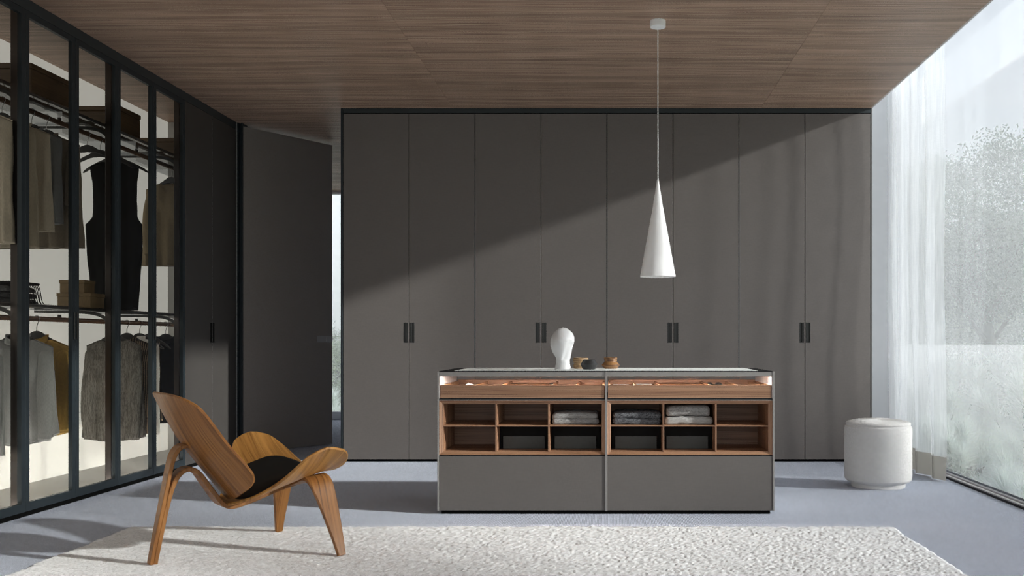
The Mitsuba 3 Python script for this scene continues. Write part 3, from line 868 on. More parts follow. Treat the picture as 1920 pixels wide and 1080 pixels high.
# ------------------------------------------------------------------ glazed wardrobes along the left wall
LX = -3.17                       # plane of the door faces
LB = -3.75                       # back panel
MW = 0.98
LY1 = 8.15
FZ0, FZ1 = 0.033, 2.760
pr('m_rod', wood('y', (0.11, 0.055, 0.028), (0.075, 0.036, 0.018), (0.04, 0.02, 0.01)), 0.4)
pr('m_shelf', (0.022, 0.020, 0.019), 0.35)


def glass_door(base, y0, y1, hside):
    g = 0.0012
    y0, y1 = y0 + g, y1 - g
    k = free(base + '__door')
    outer = M(B(LX - .024, LX, y0, y1, FZ0, FZ1, .001)) - M(B(LX - .1, LX + .1, y0 + .034, y1 - .034, .081, 2.727))
    add(k, TM(outer), 'm_frame')
    add(k + '__pane', pane_yz(LX - .010, y0 + .030, y1 - .030, .078, 2.730), 'm_glass_bronze')
    hy = y1 - .022 if hside > 0 else y0 + .008
    add(k + '__handle', join(B(LX, LX + .0045, hy, hy + .004, HZ0 + .02, HZ1 + .02, .001), B(LX, LX + .003, hy + .010, hy + .014, HZ0 + .02, HZ1 + .02, .001)), 'm_handle')


def closet_back(base, y0, y1):
    add(base + '__back_board', B(LB - .03, LB - .002, y0 + .0004, y1 - .0004, 0.034, H - .001), 'm_closet_back')
    add(base + '__back_panel', trimesh.Trimesh([[LB, y0, .046], [LB, y1, .046], [LB, y1, H - .001], [LB, y0, H - .001]], [[0, 1, 2], [0, 2, 3]], process=False), 'm_closet_back', label='softly backlit white back panel',
        emitter={'type': 'area', 'radiance': {'type': 'rgb', 'value': [.115, .114, .106]}})
    add(base + '__base_panel', B(LB, LX - .028, y0 + .0004, y1 - .0004, 0.034, 0.046), 'm_closet_base')
    add(base + '__plinth', B(LX - .06, LX - .028, y0, y1, 0.0, 0.034), 'm_gap')
    add(base + '__fascia', B(LX - .02, LX - .001, y0 + .0003, y1 - .0003, 2.7625, H - .0004, .0006), 'm_fascia')


ZR1, ZR0 = 2.330, 1.095          # hanging rods
ZS1, ZS0 = 2.372, 1.172          # tops of the shelves
RX = -3.45


def fittings(base, y0, y1):
    """An upright near the doors at y0 + .03, its arms, two shelves, two rods with their links."""
    yu = y0 + .028
    for z in (ZS1, ZS0):
        add(base + '__shelf', B(LB + .01, -3.285, y0 + .004, y1 - .004, z - .008, z), 'm_glass_shelf')
        add(base + '__shelf_edge', B(-3.2848, -3.278, y0 + .004, y1 - .004, z - .010, z + .001, .001), 'm_shelf')
        add(base + '__rail', tube([[-3.272, y0 + .002, z - .012], [-3.272, (y0 + y1) / 2, z - .012], [-3.272, y1 - .002, z - .012]], .0105, 12), 'm_chrome', True)
    add(base + '__upright', join(B(-3.262, -3.222, yu - .014, yu + .014, 0.04, H - .001, .002)), 'm_bronze')
    for z in (ZS1, ZS0):
        arc = spline([[-3.242, yu + .028, z - .20], [-3.246, yu + .028, z - .13], [-3.275, yu + .028, z - .068], [-3.34, yu + .028, z - .034], [-3.50, yu + .028, z - .020], [-3.74, yu + .028, z - .018]], 26)
        add(base + '__bracket', join(ribbon(arc, [0, 1, 0], .016, np.linspace(.030, .014, 26)), tube([[-3.262, yu + .04, z - .012], [-3.262, yu + .075, z - .012]], .014, 12),
                                     tube([[-3.272, yu + .062, z - .012], [-3.272, yu + .062, z + .022]], .004, 8), tube([[-3.246, yu + .062, z - .030], [-3.262, yu + .062, z - .012]], .006, 8)), 'm_handle', 35)
    ym = y1 - .17
    for z in (ZR1, ZR0):
        add(base + '__hanging_rod', join(tube([[RX, y0 + .002, z], [RX, (y0 + y1) / 2, z], [RX, y1 - .002, z]], .0155, 14)), 'm_rod', True)
        add(base + '__rod_link', B(RX - .006, RX + .006, ym - .012, ym + .012, z + .012, z + .032, .001), 'm_bronze')


bounds = [LY1 - MW * k for k in range(7)]      # 8.15, 7.17, 6.19, 5.21, 4.23, 3.25, 2.27
gl = {1: 'lit wardrobe with two glass doors, farthest of its row, holding the black vest', 2: 'lit wardrobe with two glass doors, holding the folded knits and tan boxes',
      3: 'lit wardrobe with glass doors, cut by the left edge of the view', 4: 'lit wardrobe with glass doors, second from the camera', 5: 'lit wardrobe with glass doors, nearest the camera'}
for k in range(6):
    y1, y0 = bounds[k], bounds[k + 1]
    if k == 0:
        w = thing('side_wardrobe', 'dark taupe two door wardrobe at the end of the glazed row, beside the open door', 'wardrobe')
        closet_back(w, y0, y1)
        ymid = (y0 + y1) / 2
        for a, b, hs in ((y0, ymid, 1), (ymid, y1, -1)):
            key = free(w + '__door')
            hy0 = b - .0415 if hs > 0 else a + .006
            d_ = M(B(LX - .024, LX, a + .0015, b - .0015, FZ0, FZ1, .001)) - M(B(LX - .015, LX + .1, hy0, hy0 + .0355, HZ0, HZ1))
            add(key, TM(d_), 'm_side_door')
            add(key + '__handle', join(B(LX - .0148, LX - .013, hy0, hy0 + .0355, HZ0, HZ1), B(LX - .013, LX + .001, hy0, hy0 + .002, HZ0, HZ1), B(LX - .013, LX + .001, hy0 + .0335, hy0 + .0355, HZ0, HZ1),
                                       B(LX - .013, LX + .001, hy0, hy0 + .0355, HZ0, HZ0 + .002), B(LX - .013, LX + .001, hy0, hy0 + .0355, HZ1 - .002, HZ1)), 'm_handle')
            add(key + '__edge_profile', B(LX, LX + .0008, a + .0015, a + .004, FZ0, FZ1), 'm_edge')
        add(w + '__end_panel', B(LB, LX - .028, y1 - .001, y1 + .014, 0.04, H - .001), 'm_closet_base')
        add(w + '__end_post', B(LX - .024, LX + .002, y1 + .0005, y1 + .014, 0, H - .0004, .001), 'm_alu')
        fittings(w, y0, y1)
        continue
    w = thing('glazed_wardrobe', gl[k], 'wardrobe', 'glazed wardrobes along the left wall')
    closet_back(w, y0, y1)
    ymid = (y0 + y1) / 2
    glass_door(w, y0, ymid, +1)
    glass_door(w, ymid, y1, -1)
    fittings(w, y0, y1)
struct('trim_7', B(LX - .6, LX, 2.22, 2.268, 0, H, .001), 'm_taupe_lightened', label='end panel of the glazed row, behind the camera')
struct('wall_side', B(-4.3, LX - .01, -2.2, 2.218, 0, H), 'm_white_wall', label='plain wall continuing the glazed row')

# light: one long strip in the base behind the doors, one under the lower shelves
CL = 14.0
lamp_b = add('closet_light', trimesh.Trimesh([[-3.225, 2.30, .060], [-3.225, 8.10, .060], [-3.243, 8.10, .047], [-3.243, 2.30, .047]], [[0, 1, 2], [0, 2, 3]], process=False), 'm_led_warm',
             emitter={'type': 'area', 'radiance': {'type': 'rgb', 'value': [CL, CL * .97, CL * .92]}})
tag(lamp_b, 'long light strip in the base of the glazed wardrobes', 'light strip')
lamp_s = add('closet_light', trimesh.Trimesh([[-3.292, 2.30, 1.162], [-3.292, 8.10, 1.162], [-3.306, 8.10, 1.1605], [-3.306, 2.30, 1.1605]], [[0, 2, 1], [0, 3, 2]], process=False), 'm_led_warm',
             emitter={'type': 'area', 'radiance': {'type': 'rgb', 'value': [CL * .16, CL * .155, CL * .145]}})
tag(lamp_s, 'thin light strip under the front of the lower wardrobe shelves', 'light strip')


# ---- hangers and garments
pr('m_hanger', (0.016, 0.014, 0.013), 0.4)


def hanger(y, zrod, label, x=RX, half=0.168, turn=0.0):
    h = thing('clothes_hanger', label, 'hanger', 'black wooden hangers in the glazed wardrobes')
    zt_ = zrod - .070
    s_ = np.linspace(-1, 1, 31)
    zz_ = zt_ - .026 - .088 * np.abs(s_) ** 1.35 - .03 * np.clip(np.abs(s_) - .8, 0, 1)
    top = np.stack([s_ * half, .018 * s_ ** 2, zz_], 1)
    hh = np.interp(np.abs(s_), [0, .12, .3, .9, 1], [.048, .046, .026, .016, .008])
    wdt = np.interp(np.abs(s_), [0, .3, .85, 1], [.012, .012, .012, .010])
    R_ = trimesh.transformations.rotation_matrix(turn, [0, 0, 1])
    R_[:3, 3] = x, y, 0
    bar = ribbon(top, [0, 1, 0], wdt, hh)
    bar.apply_transform(R_)
    a = np.linspace(-.35, math.pi * 1.0, 16)
    hk = [[0, 0, zt_ - .004], [0, 0, zt_ + .022], [.006, 0, zt_ + .042]] + [[.0185 * math.cos(t) * 1.0, 0, zrod + .0185 * math.sin(t)] for t in a]
    hk = tube(np.array(hk), .0024, 8)
    hk.apply_transform(R_)
    add(h + '__arms', bar, 'm_hanger', 40)
    add(h + '__hook', hk, 'm_chrome', True)
    return h


def garment(y, zrod, zhem, hw0, hw1, mat, label, name='shirt', cat='shirt', sleeve=0.5, seed=0, x=RX, neck=0.05, depth=0.045, folds=9, hemcurve=0.0, turn=0.0, slope=0.42, collar=True, flare=None, group=None, sl_w=.062, extra=None):
    """A hanging garment: body, sleeves, collar; its width runs across the wardrobe."""
    g = thing(name, label, cat, group)
    zs = zrod - .108
    n, m_ = 96, 46
    a_ = np.arange(n) * 2 * np.pi / n
    ca, sa_ = np.cos(a_), np.sin(a_)
    ca = np.sign(ca) * np.abs(ca) ** .75
    t_ = np.linspace(0, 1, m_)
    rg_ = np.random.default_rng(seed)
    ph = rg_.uniform(0, 6, 4)
    rings = []
    for t in t_:
        hw = np.interp(t, [0, .06, .25, 1], [hw0, hw0, hw0 * .96 + hw1 * .04, hw1]) if flare is None else np.interp(t, *flare)
        d_ = np.interp(t, [0, .03, .2, 1], [.006, .020, depth, depth * 1.1])
        X = hw * ca
        sh = slope * np.maximum(np.abs(X) - .06, 0)
        front = sa_ < 0
        nk = np.exp(-(X / .072) ** 4) * np.where(front, neck, neck * .2)
        zt_ = zs - sh - nk
        zh = zhem + hemcurve * (np.abs(X) / max(hw, .01)) ** 2
        zz_ = zt_ * (1 - t) + zh * t
        fold = (np.sin(X * folds * 7 + ph[0] + t * 1.2) * .5 + np.sin(X * folds * 15 + ph[1] - t) * .3) * .016 * np.clip(t * 1.6, 0, 1)
        Y = d_ * sa_ + fold
        p = np.stack([X, Y, zz_], 1)
        p[:, 1] += pts_noise(p * [1, 1, .4] + seed, 14, seed, 2) * .024 * min(1, t * 3)
        p[:, 0] += pts_noise(p * [1, 1, .5] + seed + 3, 8, seed + 1, 2) * .014 * min(1, t * 3)
        rings.append(p)
    parts = [('body', loft(rings))]
    if sleeve:
        for s in (-1, 1):
            x0 = s * (hw0 - .046)
            z0_ = zs - slope * (hw0 - .06) - .03
            L = (zs - zhem) * sleeve
            q = np.array([[x0, 0, z0_ + .008], [x0 + s * .008, -.010, z0_ - .05], [x0 + s * .016, -.034, z0_ - L * .4], [x0 + s * .018, -.040, z0_ - L * .75], [x0 + s * .012, -.034, z0_ - L]])
            q = spline(q, 30)
            rr = np.interp(np.linspace(0, 1, 30), [0, .1, .5, 1], [.020, .040, sl_w * .72, sl_w * .60])
            sl = tube(q, rr, 24)
            v = np.array(sl.vertices)
            v += pts_noise(v * [1, 1, .5] + seed * 2 + s, 9, seed + 5, 2)[:, None] * np.array([.012, .03, .012])
            v[:, 1] = v[:, 1] * .8
            sl.vertices = v
            parts.append(('sleeve', sl))
    if collar:
        cr = np.array([[.066 * math.cos(t), .045 * math.sin(t) - .004, zs - .004 - (.030 if math.sin(t) < 0 else 0) * abs(math.sin(t))] for t in np.linspace(0, 2 * math.pi, 41)])
        parts.append(('collar', ribbon(cr, [0, 0.25, 1], .036, .006)))
    R_ = trimesh.transformations.rotation_matrix(turn, [0, 0, 1])
    R_[:3, 3] = x, y, 0
    for nm, ms in parts:
        ms.apply_transform(R_)
        add(g + '__' + nm, ms, mat, True)
    return g


def weave(base, amp=.09, f=260):
    def fn(p, n, uv):
        return mi.Color3f(base) * (1 - amp + 2 * amp * noise(p.x * f, p.y * f, p.z * f * .35)) * (.93 + .14 * fbm(p.x * 9, p.y * 9, p.z * 7))
    return fn


def crinkle(p, n, uv):
    s = fbm(p.x * 210, p.y * 120, p.z * 14)
    f_ = noise(p.x * 420, p.y * 420, p.z * 60)
    return mix((0.085, 0.079, 0.069), (0.185, 0.175, 0.157), smoothstep(.3, .75, s * .6 + f_ * .4))


def stripes(p, n, uv):
    s = 0.5 + 0.5 * dr.sin(2 * math.pi * (p.x * 75 + fbm(p.x * 5, p.y * 5, p.z * 5) * 1.6))
    return mix((0.022, 0.018, 0.016), (0.17, 0.125, 0.085), smoothstep(.35, .75, s))


cloth('m_cloth_beige', None, weave((0.56, 0.49, 0.39)))
cloth('m_cloth_taupe', None, weave((0.47, 0.41, 0.32)))
cloth('m_cloth_sand', None, weave((0.58, 0.51, 0.41)))
cloth('m_cloth_bluegrey', None, weave((0.33, 0.345, 0.36)))
cloth('m_cloth_brown', None, weave((0.26, 0.22, 0.175)))
cloth('m_cloth_olive', None, weave((0.23, 0.18, 0.115)))
cloth('m_cloth_shirt', None, weave((0.26, 0.265, 0.26)))
cloth('m_cloth_mustard', None, weave((0.33, 0.205, 0.05)))
cloth('m_cloth_crinkle', None, crinkle)
cloth('m_cloth_stripe', None, stripes)
cloth('m_cloth_black', (0.010, 0.0095, 0.009), sheen=0.0)
cloth('m_cloth_white', (0.62, 0.60, 0.56))

UPG, LOG = 'shirts on the upper rod', 'clothes on the lower rod'
H_ = lambda y, z, on, **k: hanger(y, z, f'black wooden hanger {on}', **k)
H_(5.20, ZR1, 'carrying the beige shirt at the left edge, upper rod')
garment(5.20, ZR1, 1.487, .215, .228, 'm_cloth_beige', 'beige buttoned shirt at the left edge on the upper rod', seed=1, group=UPG, sleeve=0)
H_(5.45, ZR1, 'carrying the taupe shirt, upper rod')
garment(5.45, ZR1, 1.487, .190, .205, 'm_cloth_taupe', 'taupe shirt on the upper rod, just right of the first door post', seed=2, group=UPG, sleeve=0)
H_(5.61, ZR1, 'carrying the sand coloured shirt, upper rod')
garment(5.61, ZR1, 1.60, .180, .195, 'm_cloth_sand', 'pale sand shirt on the upper rod between the taupe and the blue grey one', seed=3, group=UPG, sleeve=0)
H_(5.73, ZR1, 'carrying the blue grey shirt, upper rod')
garment(5.73, ZR1, 1.66, .180, .190, 'm_cloth_bluegrey', 'blue grey shirt on the upper rod', seed=4, group=UPG, sleeve=0)
H_(5.88, ZR1, 'carrying the long brown shirt, upper rod')
garment(5.88, ZR1, 1.53, .205, .225, 'm_cloth_brown', 'grey brown shirt, last of the upper row before the black vest', seed=5, group=UPG, sleeve=.5)
H_(6.34, ZR1, 'empty, first of two left of the black vest, upper rod', half=.215)
H_(6.50, ZR1, 'empty, second of two left of the black vest, upper rod', half=.215)
H_(6.69, ZR1, 'with broad shoulders carrying the long black vest, upper rod', half=0.228)
garment(6.69, ZR1, 1.178, .16, .18, 'm_cloth_black', 'long sleeveless black vest with a flared waist on the upper rod', name='vest', cat='vest', seed=6, sleeve=0, depth=.035, folds=3, slope=.36, neck=.02,
        flare=([0, .05, .12, .25, .372, .388, .60, 1], [.172, .168, .155, .150, .158, .198, .188, .158]), collar=False)
H_(7.56, ZR1, 'carrying the olive jacket, upper rod')
garment(7.56, ZR1, 1.555, .20, .235, 'm_cloth_olive', 'olive brown jacket at the far end of the upper rod', name='jacket', cat='jacket', seed=7, sleeve=.72, slope=.46, collar=False, neck=.07)
# lower row
H_(5.15, ZR0, 'carrying a grey shirt at the left edge, lower rod')
garment(5.12, ZR0, .35, .21, .23, 'm_cloth_shirt', 'grey shirt at the very left edge on the lower rod', seed=8, group=LOG, sleeve=.7)
H_(5.60, ZR0, 'carrying the pale grey shirt, lower rod')
garment(5.60, ZR0, .352, .205, .235, 'm_cloth_shirt', 'pale grey shirt with a curved hem on the lower rod behind the first door post', seed=9, group=LOG, sleeve=.80, hemcurve=.075, neck=.06)
H_(5.78, ZR0, 'carrying the mustard shirt, lower rod')
garment(5.78, ZR0, .38, .195, .215, 'm_cloth_mustard', 'mustard yellow shirt behind the pale grey one on the lower rod', seed=10, group=LOG, sleeve=.78, hemcurve=.04)
H_(6.68, ZR0, 'carrying the crinkled grey blouse, lower rod')
gb = garment(6.68, ZR0, .268, .19, .222, 'm_cloth_crinkle', 'crinkled grey blouse with a round neck on the lower rod', name='blouse', cat='blouse', seed=11, sleeve=.86, neck=.075, collar=False, hemcurve=.03)
add(gb + '__button', tube([[RX, 6.612, ZR0 - .186], [RX, 6.622, ZR0 - .186]], .011, 16), 'm_tray_gold', label='brass button')
H_(6.86, ZR0, 'carrying the striped blouse, lower rod')
garment(6.86, ZR0, .305, .185, .205, 'm_cloth_stripe', 'brown and black striped blouse behind the crinkled grey one on the lower rod', name='blouse', cat='blouse', seed=12, sleeve=.70)
garment(6.985, ZR0, .285, .170, .180, 'm_cloth_white', 'cream blouse peeping out below the striped one on the lower rod', name='blouse', cat='blouse', seed=13, sleeve=0)
H_(7.045, ZR0, 'behind the striped blouse, lower rod')
H_(7.46, ZR0, 'carrying the black jacket, lower rod')
gj = garment(7.46, ZR0, .33, .185, .205, 'm_cloth_black', 'black buttoned jacket at the far end of the lower rod', name='jacket', cat='jacket', seed=14, sleeve=.85, folds=4)
for z in (.80, .74):
    add(gj + '__button', tube([[RX - .03, 7.392, z], [RX - .03, 7.402, z]], .008, 12), 'm_chrome')
garment(7.30, ZR0, .36, .14, .15, 'm_cloth_stripe', 'narrow striped scarf blouse left of the black jacket on the lower rod', name='blouse', cat='blouse', seed=15, sleeve=0, x=-3.56)
H_(7.30, ZR0, 'carrying the narrow striped blouse, lower rod', x=-3.50, half=.15)

# brown leather trays on the upper shelves
pr('m_leather_brown', wood('y', (0.105, 0.060, 0.022), (0.080, 0.044, 0.015), (0.060, 0.033, 0.012)), 0.5)
for y0, y1, say in ((4.52, 4.92, 'nearest, left of the first door post'), (5.495, 5.90, 'above the row of shirts'), (6.50, 6.77, 'above the black vest'), (7.51, 7.86, 'at the far end of the shelf')):
    k = thing('leather_box', f'brown leather storage box on the top wardrobe shelf, {say}', 'box', 'brown boxes on the top shelf')
    add(k + '__tray', rbox(-3.71, -3.31, y0, y1, ZS1 + .0005, ZS1 + .150, .006, 2), 'm_leather_brown', 30)
    add(k + '__lid', rbox(-3.714, -3.306, y0 - .004, y1 + .004, ZS1 + .1505, ZS1 + .182, .006, 2), 'm_leather_brown', 30)

# tan boxes and folded knits on the lower shelf
pr('m_tan', weave_tan := proc(weave((0.29, 0.20, 0.105), .10, 160)), 0.6)
for nm, (x0, x1, y0, y1, z0, z1) in (('larger tan lidded box on the lower shelf', (-3.51, -3.30, 6.10, 6.27, ZS0 + .0005, ZS0 + .095)), ('smaller tan lidded box on top of the larger one', (-3.50, -3.345, 6.11, 6.235, ZS0 + .0965, ZS0 + .180))):
    k = thing('lidded_box', nm, 'box')
    add(k + '__body', B(x0, x1, y0, y1, z0, z1 - .022, .001), 'm_tan')
    add(k + '__lid', B(x0 - .004, x1 + .004, y0 - .004, y1 + .004, z1 - .0215, z1, .0015), 'm_tan')
cloth('m_knit_black', None, knit((0.010, 0.010, 0.011), (0.075, 0.077, 0.082), .8))
cloth('m_knit_slate', None, knit((0.035, 0.036, 0.036), (0.15, 0.152, 0.15), .8))
z = ZS0 + .0006
for k, (hh, mt, nm, x0) in enumerate(((.036, 'm_knit_black', 'lowest dark folded knit of the pile on the lower shelf', -3.70), (.034, 'm_knit_black', 'middle dark folded knit of the pile on the lower shelf', -3.69),
                                       (.036, 'm_knit_slate', 'slate grey folded knit on top of the pile on the lower shelf', -3.69))):
    tag(add('folded_knit', folded(x0, -3.385 - .012 * (k == 2), 5.42, 5.68, z, z + hh, 1, 61 + k), mt, True), nm, 'sweater', 'folded knits on the lower wardrobe shelf')
    z += hh + .0006
tag(add('fringed_scarf', join(*[tube(spline([[-3.372, 5.44 + .016 * i, ZS0 + .122], [-3.352, 5.44 + .016 * i, ZS0 + .09], [-3.345, 5.44 + .016 * i + .004 * (i % 3), ZS0 + .035], [-3.335 + .006 * (i % 2), 5.444 + .016 * i, ZS0 + .004]], 8), .0022, 6) for i in range(14)],
                              rbox(-3.60, -3.366, 5.425, 5.676, ZS0 + .1155, ZS0 + .1295, .006, 2)), 'm_cloth_black', 40), 'black fringed scarf laid over the pile of folded knits', 'scarf')

# ------------------------------------------------------------------ the sheer curtain
def linen(p, n, uv):
    w = noise(p.x * 260, p.y * 260, p.z * 5) * .75 + noise(p.x * 30, p.y * 30, p.z * 480) * .25
    return mix((0.82, 0.84, 0.88), (0.94, 0.955, 0.98), smoothstep(.2, .8, w))


def thin(name, color, trans, opacity=None):
    b = {'type': 'principledthin', 'base_color': color, 'roughness': 0.9, 'diff_trans': trans, 'specular': 0.1} if False else \
        {'type': 'principledthin', 'base_color': color, 'roughness': 0.9, 'diff_trans': trans}
    if opacity is not None:
        b = {'type': 'mask', 'opacity': opacity, 'bsdf': b}
    scene[name] = b
    return name


OPEN = 0.68


def weave_open(p, n, uv):
    """How much of the sheer is thread: slubs and gaps of the weave."""
    w = noise(p.x * 160, p.y * 160, p.z * 7)
    return dr.clip(1 - OPEN + 0.30 * (w - 0.5), 0.05, 1)


thin('m_sheer', proc(linen), 1.25, proc(weave_open))
thin('m_hem', {'type': 'rgb', 'value': [0.42, 0.40, 0.365]}, 0.7)
CY0, CY1 = 6.60, 7.58
cur = thing('curtain', 'sheer white linen curtain with a taupe hem gathered at the end of the glass wall', 'curtain')
ny, nz_ = 260, 60


def curtain_at(s, z):
    """s from 0 (near edge) to 1 (wall): gathered folds, straighter towards the floor."""
    ph = 2 * np.pi * (4.6 * s + 0.35 * np.sin(5 * s + 1.2))
    amp = 0.058 * (0.55 + 0.45 * np.clip(z / 1.2, 0, 1)) * (0.75 + 0.5 * np.sin(9 * s + 2) ** 2)
    x = 2.235 + 0.035 * (1 - s) * np.clip(1.3 - z, 0, 1) + amp * np.sin(ph) + 0.004 * np.sin(3 * z + 14 * s)
    yy = CY0 + (CY1 - CY0) * s + 0.028 * np.sin(2 * ph + .6) + 0.01 * np.sin(2.2 * z + 3 * s)
    return x, yy


zq = np.linspace(0.006, 3.395, nz_)
sq = np.linspace(0, 1, ny)
for nm, za, zb_, mt in (('hem', .006, .165, 'm_hem'), ('cloth', .165, 3.395, 'm_sheer')):
    zz = np.linspace(za, zb_, 4 if nm == 'hem' else nz_)
    S_, Zz = np.meshgrid(sq, zz, indexing='ij')
    cx, cy = curtain_at(S_, Zz)
    Pq = np.stack([cx, cy, Zz], -1)
    a_, b_ = Pq.shape[:2]
    ii = np.arange(a_ * b_).reshape(a_, b_)
    q = np.stack([ii[:-1, :-1], ii[1:, :-1], ii[1:, 1:], ii[:-1, 1:]], -1).reshape(-1, 4)
    add(cur + '__' + nm, trimesh.Trimesh(Pq.reshape(-1, 3), np.vstack([q[:, [0, 1, 2]], q[:, [0, 2, 3]]]), process=False), mt, True, label='taupe linen hem band' if nm == 'hem' else None)

# ------------------------------------------------------------------ the garden outside
pr('m_grass', proc(lambda p, n, uv: mix((0.16, 0.18, 0.12), (0.28, 0.30, 0.22), fbm(p.x * 1.3, p.y * 1.3))), 0.95, specular=0.1)
struct('ground', B(-60, 90, -60, 120, -1.2, -0.56), 'm_grass', label='grass of the garden')


def leaf_mat(name, c, t=0.8):
    scene[name] = {'type': 'principledthin', 'base_color': {'type': 'rgb', 'value': c}, 'roughness': 0.6, 'diff_trans': t}
    return name


leaf_mat('m_leaf', [0.24, 0.28, 0.22])
leaf_mat('m_leaf_pale', [0.36, 0.41, 0.30])
leaf_mat('m_needle_hazed', [0.88, 0.915, 0.885], 1.0)  # near-white needles: the veil of haze is put into their colour
leaf_mat('m_needle_hazed_dark', [0.76, 0.80, 0.77], 1.0)  # same haze in the colour, for the shrubs farther off
pr('m_bark', (0.10, 0.085, 0.07), 0.9)


def leaves(centres, normals_seed, size, rg):
    n = len(centres)
    a = rg.normal(size=(n, 3))
    a /= np.linalg.norm(a, axis=1, keepdims=True)
    b = np.cross(a, rg.normal(size=(n, 3)))
    b /= np.linalg.norm(b, axis=1, keepdims=True)
    L = size * rg.uniform(.6, 1.2, (n, 1))
    c = np.cross(a, b) * L * .08
    v = np.stack([centres - a * L, centres + b * L * .38 + c, centres + a * L, centres - b * L * .38 + c], 1).reshape(-1, 3)
    i = np.arange(n) * 4
    f_ = np.vstack([np.stack([i, i + 1, i + 3], 1), np.stack([i + 1, i + 2, i + 3], 1)])
    return trimesh.Trimesh(v, f_, process=False)


def tree(x, y, h, crown_r, crown_z, crown_h, label, seed, n_clump=70, per=170, size=.10, mat='m_leaf', name='tree', group=None, thick=.045, foot=None):
    rg = np.random.default_rng(seed)
    t = thing(name, label, 'tree' if name == 'tree' else 'shrub', group)
    fx, fy = foot or (x, y)
    trunk = spline([[fx, fy, -.6], [fx * .75 + x * .25 + .1 * crown_r, fy * .85 + y * .15, h * .25], [fx * .45 + x * .55 - .05 * crown_r, fy * .5 + y * .5 + .05, h * .6], [x + .05, y, h * .9]], 14)
    d_ = rg.normal(size=(n_clump, 3))
    d_ /= np.linalg.norm(d_, axis=1, keepdims=True)
    rr = rg.uniform(.25, 1, (n_clump, 1)) ** .45
    cl = np.array([x, y, crown_z]) + d_ * rr * np.array([crown_r, crown_r, crown_h])
    woods = [tube(trunk, np.linspace(thick * h, thick * .27 * h, 14), 8)]
    for c in cl[:22]:
        k0 = rg.integers(4, 11)
        woods.append(tube(spline([trunk[k0], (trunk[k0] + c) / 2 + rg.normal(size=3) * .08 + [0, 0, .08], c], 7), np.linspace(thick * .28 * h, thick * .07 * h, 7), 5))
    pts = np.repeat(cl, per, 0) + np.clip(rg.normal(size=(n_clump * per, 3)), -1.7, 1.7) * np.array([.16, .16, .11]) * crown_r * .62
    pts = pts[pts[:, 2] > 0]
    add(t + '__trunk', join(*woods), 'm_bark', True)
    add(t + '__foliage', leaves(pts, 0, size, rg), mat, kind='stuff')
    return t


tree(7.25, 19.0, 4.4, 2.3, 3.15, 1.7, 'spreading broadleaf tree in the haze behind the glass wall', 1, 170, 420, .042)
tree(10.9, 22.5, 4.2, 2.0, 2.9, 1.5, 'hazy tree at the right edge of the glass wall', 3, 120, 380, .045)
tree(7.9, 25.5, 3.2, 2.4, 1.7, 1.4, 'low dense hedge tree far behind the glass wall', 4, 90, 260, .07, 'm_leaf_pale')
tree(13.0, 31.0, 3.6, 2.8, 1.9, 1.7, 'far hedge tree at the right behind the glass wall', 5, 80, 260, .08, 'm_leaf_pale')
tree(12.0, 1.1, 6.6, 1.45, 6.15, .75, 'tall loose unseen tree added right of the view to shade the room', 9, 32, 26, .09, thick=.014, foot=(12.6, -2.4))  # unseen tree, added only to dim the sun on left floor and chair
tree(-4.9, 17.0, 1.2, 1.9, .25, .70, 'light green bush outside the passage window', 6, 60, 200, .06, 'm_leaf_pale', 'shrub')
tree(-6.6, 24.0, 1.6, 2.6, .45, .85, 'low hazy tree outside the passage window', 7, 60, 200, .10)


def burst(c, direction, n, L, spread, rg, w=.0065):
    """Needles that radiate from a twig tip."""
    direction = np.asarray(direction, float) / np.linalg.norm(direction)
    d_ = direction + rg.normal(size=(n, 3)) * spread
    d_ /= np.linalg.norm(d_, axis=1, keepdims=True)
    L_ = L * rg.uniform(.6, 1.1, (n, 1))
    base = np.asarray(c) - direction * rg.uniform(0, L * .9, (n, 1))
    s_ = np.cross(d_, rg.normal(size=(n, 3)))
    s_ /= np.linalg.norm(s_, axis=1, keepdims=True)
    tip = base + d_ * L_ - np.array([0, 0, .12]) * L_ ** 2
    v = np.stack([base + s_ * w, base - s_ * w, tip], 1).reshape(-1, 3)
    return trimesh.Trimesh(v, np.arange(3 * n).reshape(-1, 3), process=False)


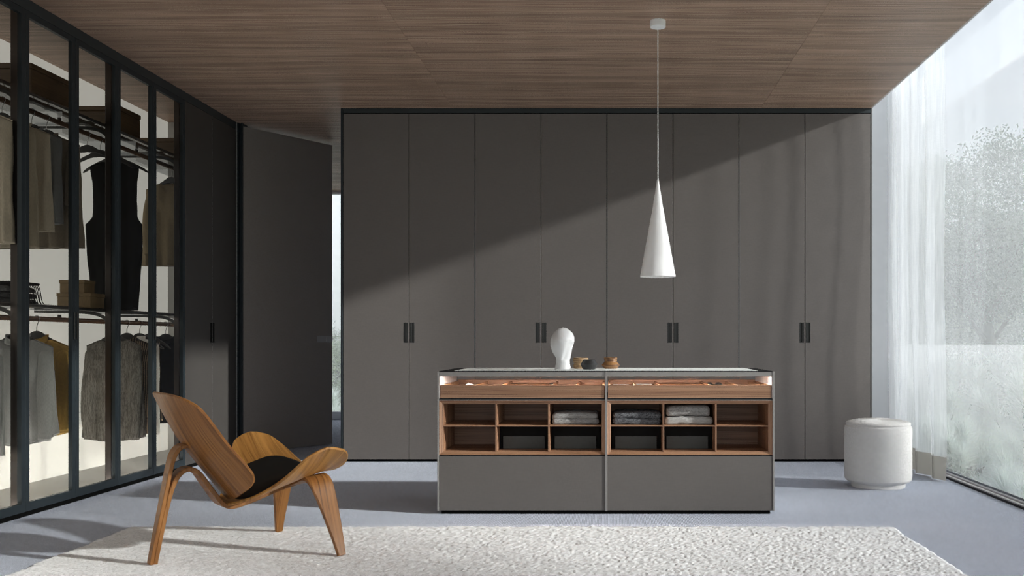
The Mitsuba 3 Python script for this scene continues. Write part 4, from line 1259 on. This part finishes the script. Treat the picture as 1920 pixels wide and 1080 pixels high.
def pine(x, y, r, h, n_tip, L, label, seed, mat='m_needle_hazed', per=420):
    rg = np.random.default_rng(seed)
    t = thing('pine_shrub', label, 'shrub', None)
    a_ = rg.uniform(0, 2 * np.pi, n_tip)
    el = np.arcsin(rg.uniform(-.05, 1, n_tip))
    dirs = np.stack([np.cos(a_) * np.cos(el), np.sin(a_) * np.cos(el), np.sin(el)], 1)
    g0 = -0.56
    tips = np.array([x, y, g0 + (h - g0) * .30]) + dirs * np.array([r, r, (h - g0) * .55]) * rg.uniform(.6, 1, (n_tip, 1))
    tips[:, 2] = np.maximum(tips[:, 2], g0 + .12)
    add(t + '__branches', join(*[tube(spline([[x, y, g0 - .02], [x + (p[0] - x) * .4, y + (p[1] - y) * .4, g0 + (p[2] - g0) * .45], p], 8), np.linspace(.03, .007, 8), 5) for p in tips]), 'm_bark', True)
    add(t + '__needles', join(*[burst(p, q + [0, 0, .35], per, L, .42, rg) for p, q in zip(tips, dirs)]), mat, kind='stuff')
    return t


tl = lambda w: f'haze tinted pine shrub in the garden, {w}'
spots = [(2.98, 6.95, .42, .06, 12, .20, 'lowest, against the track beside the curtain hem'), (3.42, 7.75, .48, .20, 14, .22, 'low, at the right edge near the track'),
         (3.15, 8.6, .50, .42, 16, .24, 'just right of the curtain, knee high'), (3.98, 8.9, .52, .40, 15, .25, 'low, under the large fan at the right edge'),
         (4.45, 10.0, .70, .92, 24, .32, 'the large fan at the right edge'), (3.62, 10.2, .55, .62, 16, .26, 'between the curtain and the large fan'),
         (4.35, 12.0, .75, .95, 20, .30, 'behind the curtain side, waist high'), (5.5, 12.9, .9, 1.15, 22, .32, 'behind the large fan')]
for i, (x, y, r, h, n_, L, w) in enumerate(spots):
    pine(x, y, r, h, n_, L, tl(w), 21 + i, 'm_needle_hazed' if i not in (6, 7) else 'm_needle_hazed_dark')
pine(-4.0, 14.0, .8, .45, 14, .28, 'young haze tinted pine outside the passage window', 46)

# ------------------------------------------------------------------ haze over the garden
scene['m_null'] = {'type': 'null'}
for x0, x1, y0, y1, z0, z1, sigma in ((2.55, 30, 3.0, 40, -0.55, 0.93, 0.32), (2.55, 34, 8.6, 42, 0.94, 4.2, 0.10), (-16, 2.5, 12.2, 42, -0.55, 4.2, 0.11)):
    k = free('haze')
    scene[k] = {'type': 'cube', 'to_world': T().translate([(x0 + x1) / 2, (y0 + y1) / 2, (z0 + z1) / 2]).scale([(x1 - x0) / 2, (y1 - y0) / 2, (z1 - z0) / 2]), 'bsdf': {'type': 'ref', 'id': 'm_null'},
                'interior': {'type': 'homogeneous', 'albedo': {'type': 'rgb', 'value': [.975, .98, .985]}, 'sigma_t': sigma, 'phase': {'type': 'isotropic'}}}
    tag(k, 'pale ground mist over the garden' if z1 < 1 else 'pale morning haze over the garden', kind='structure')
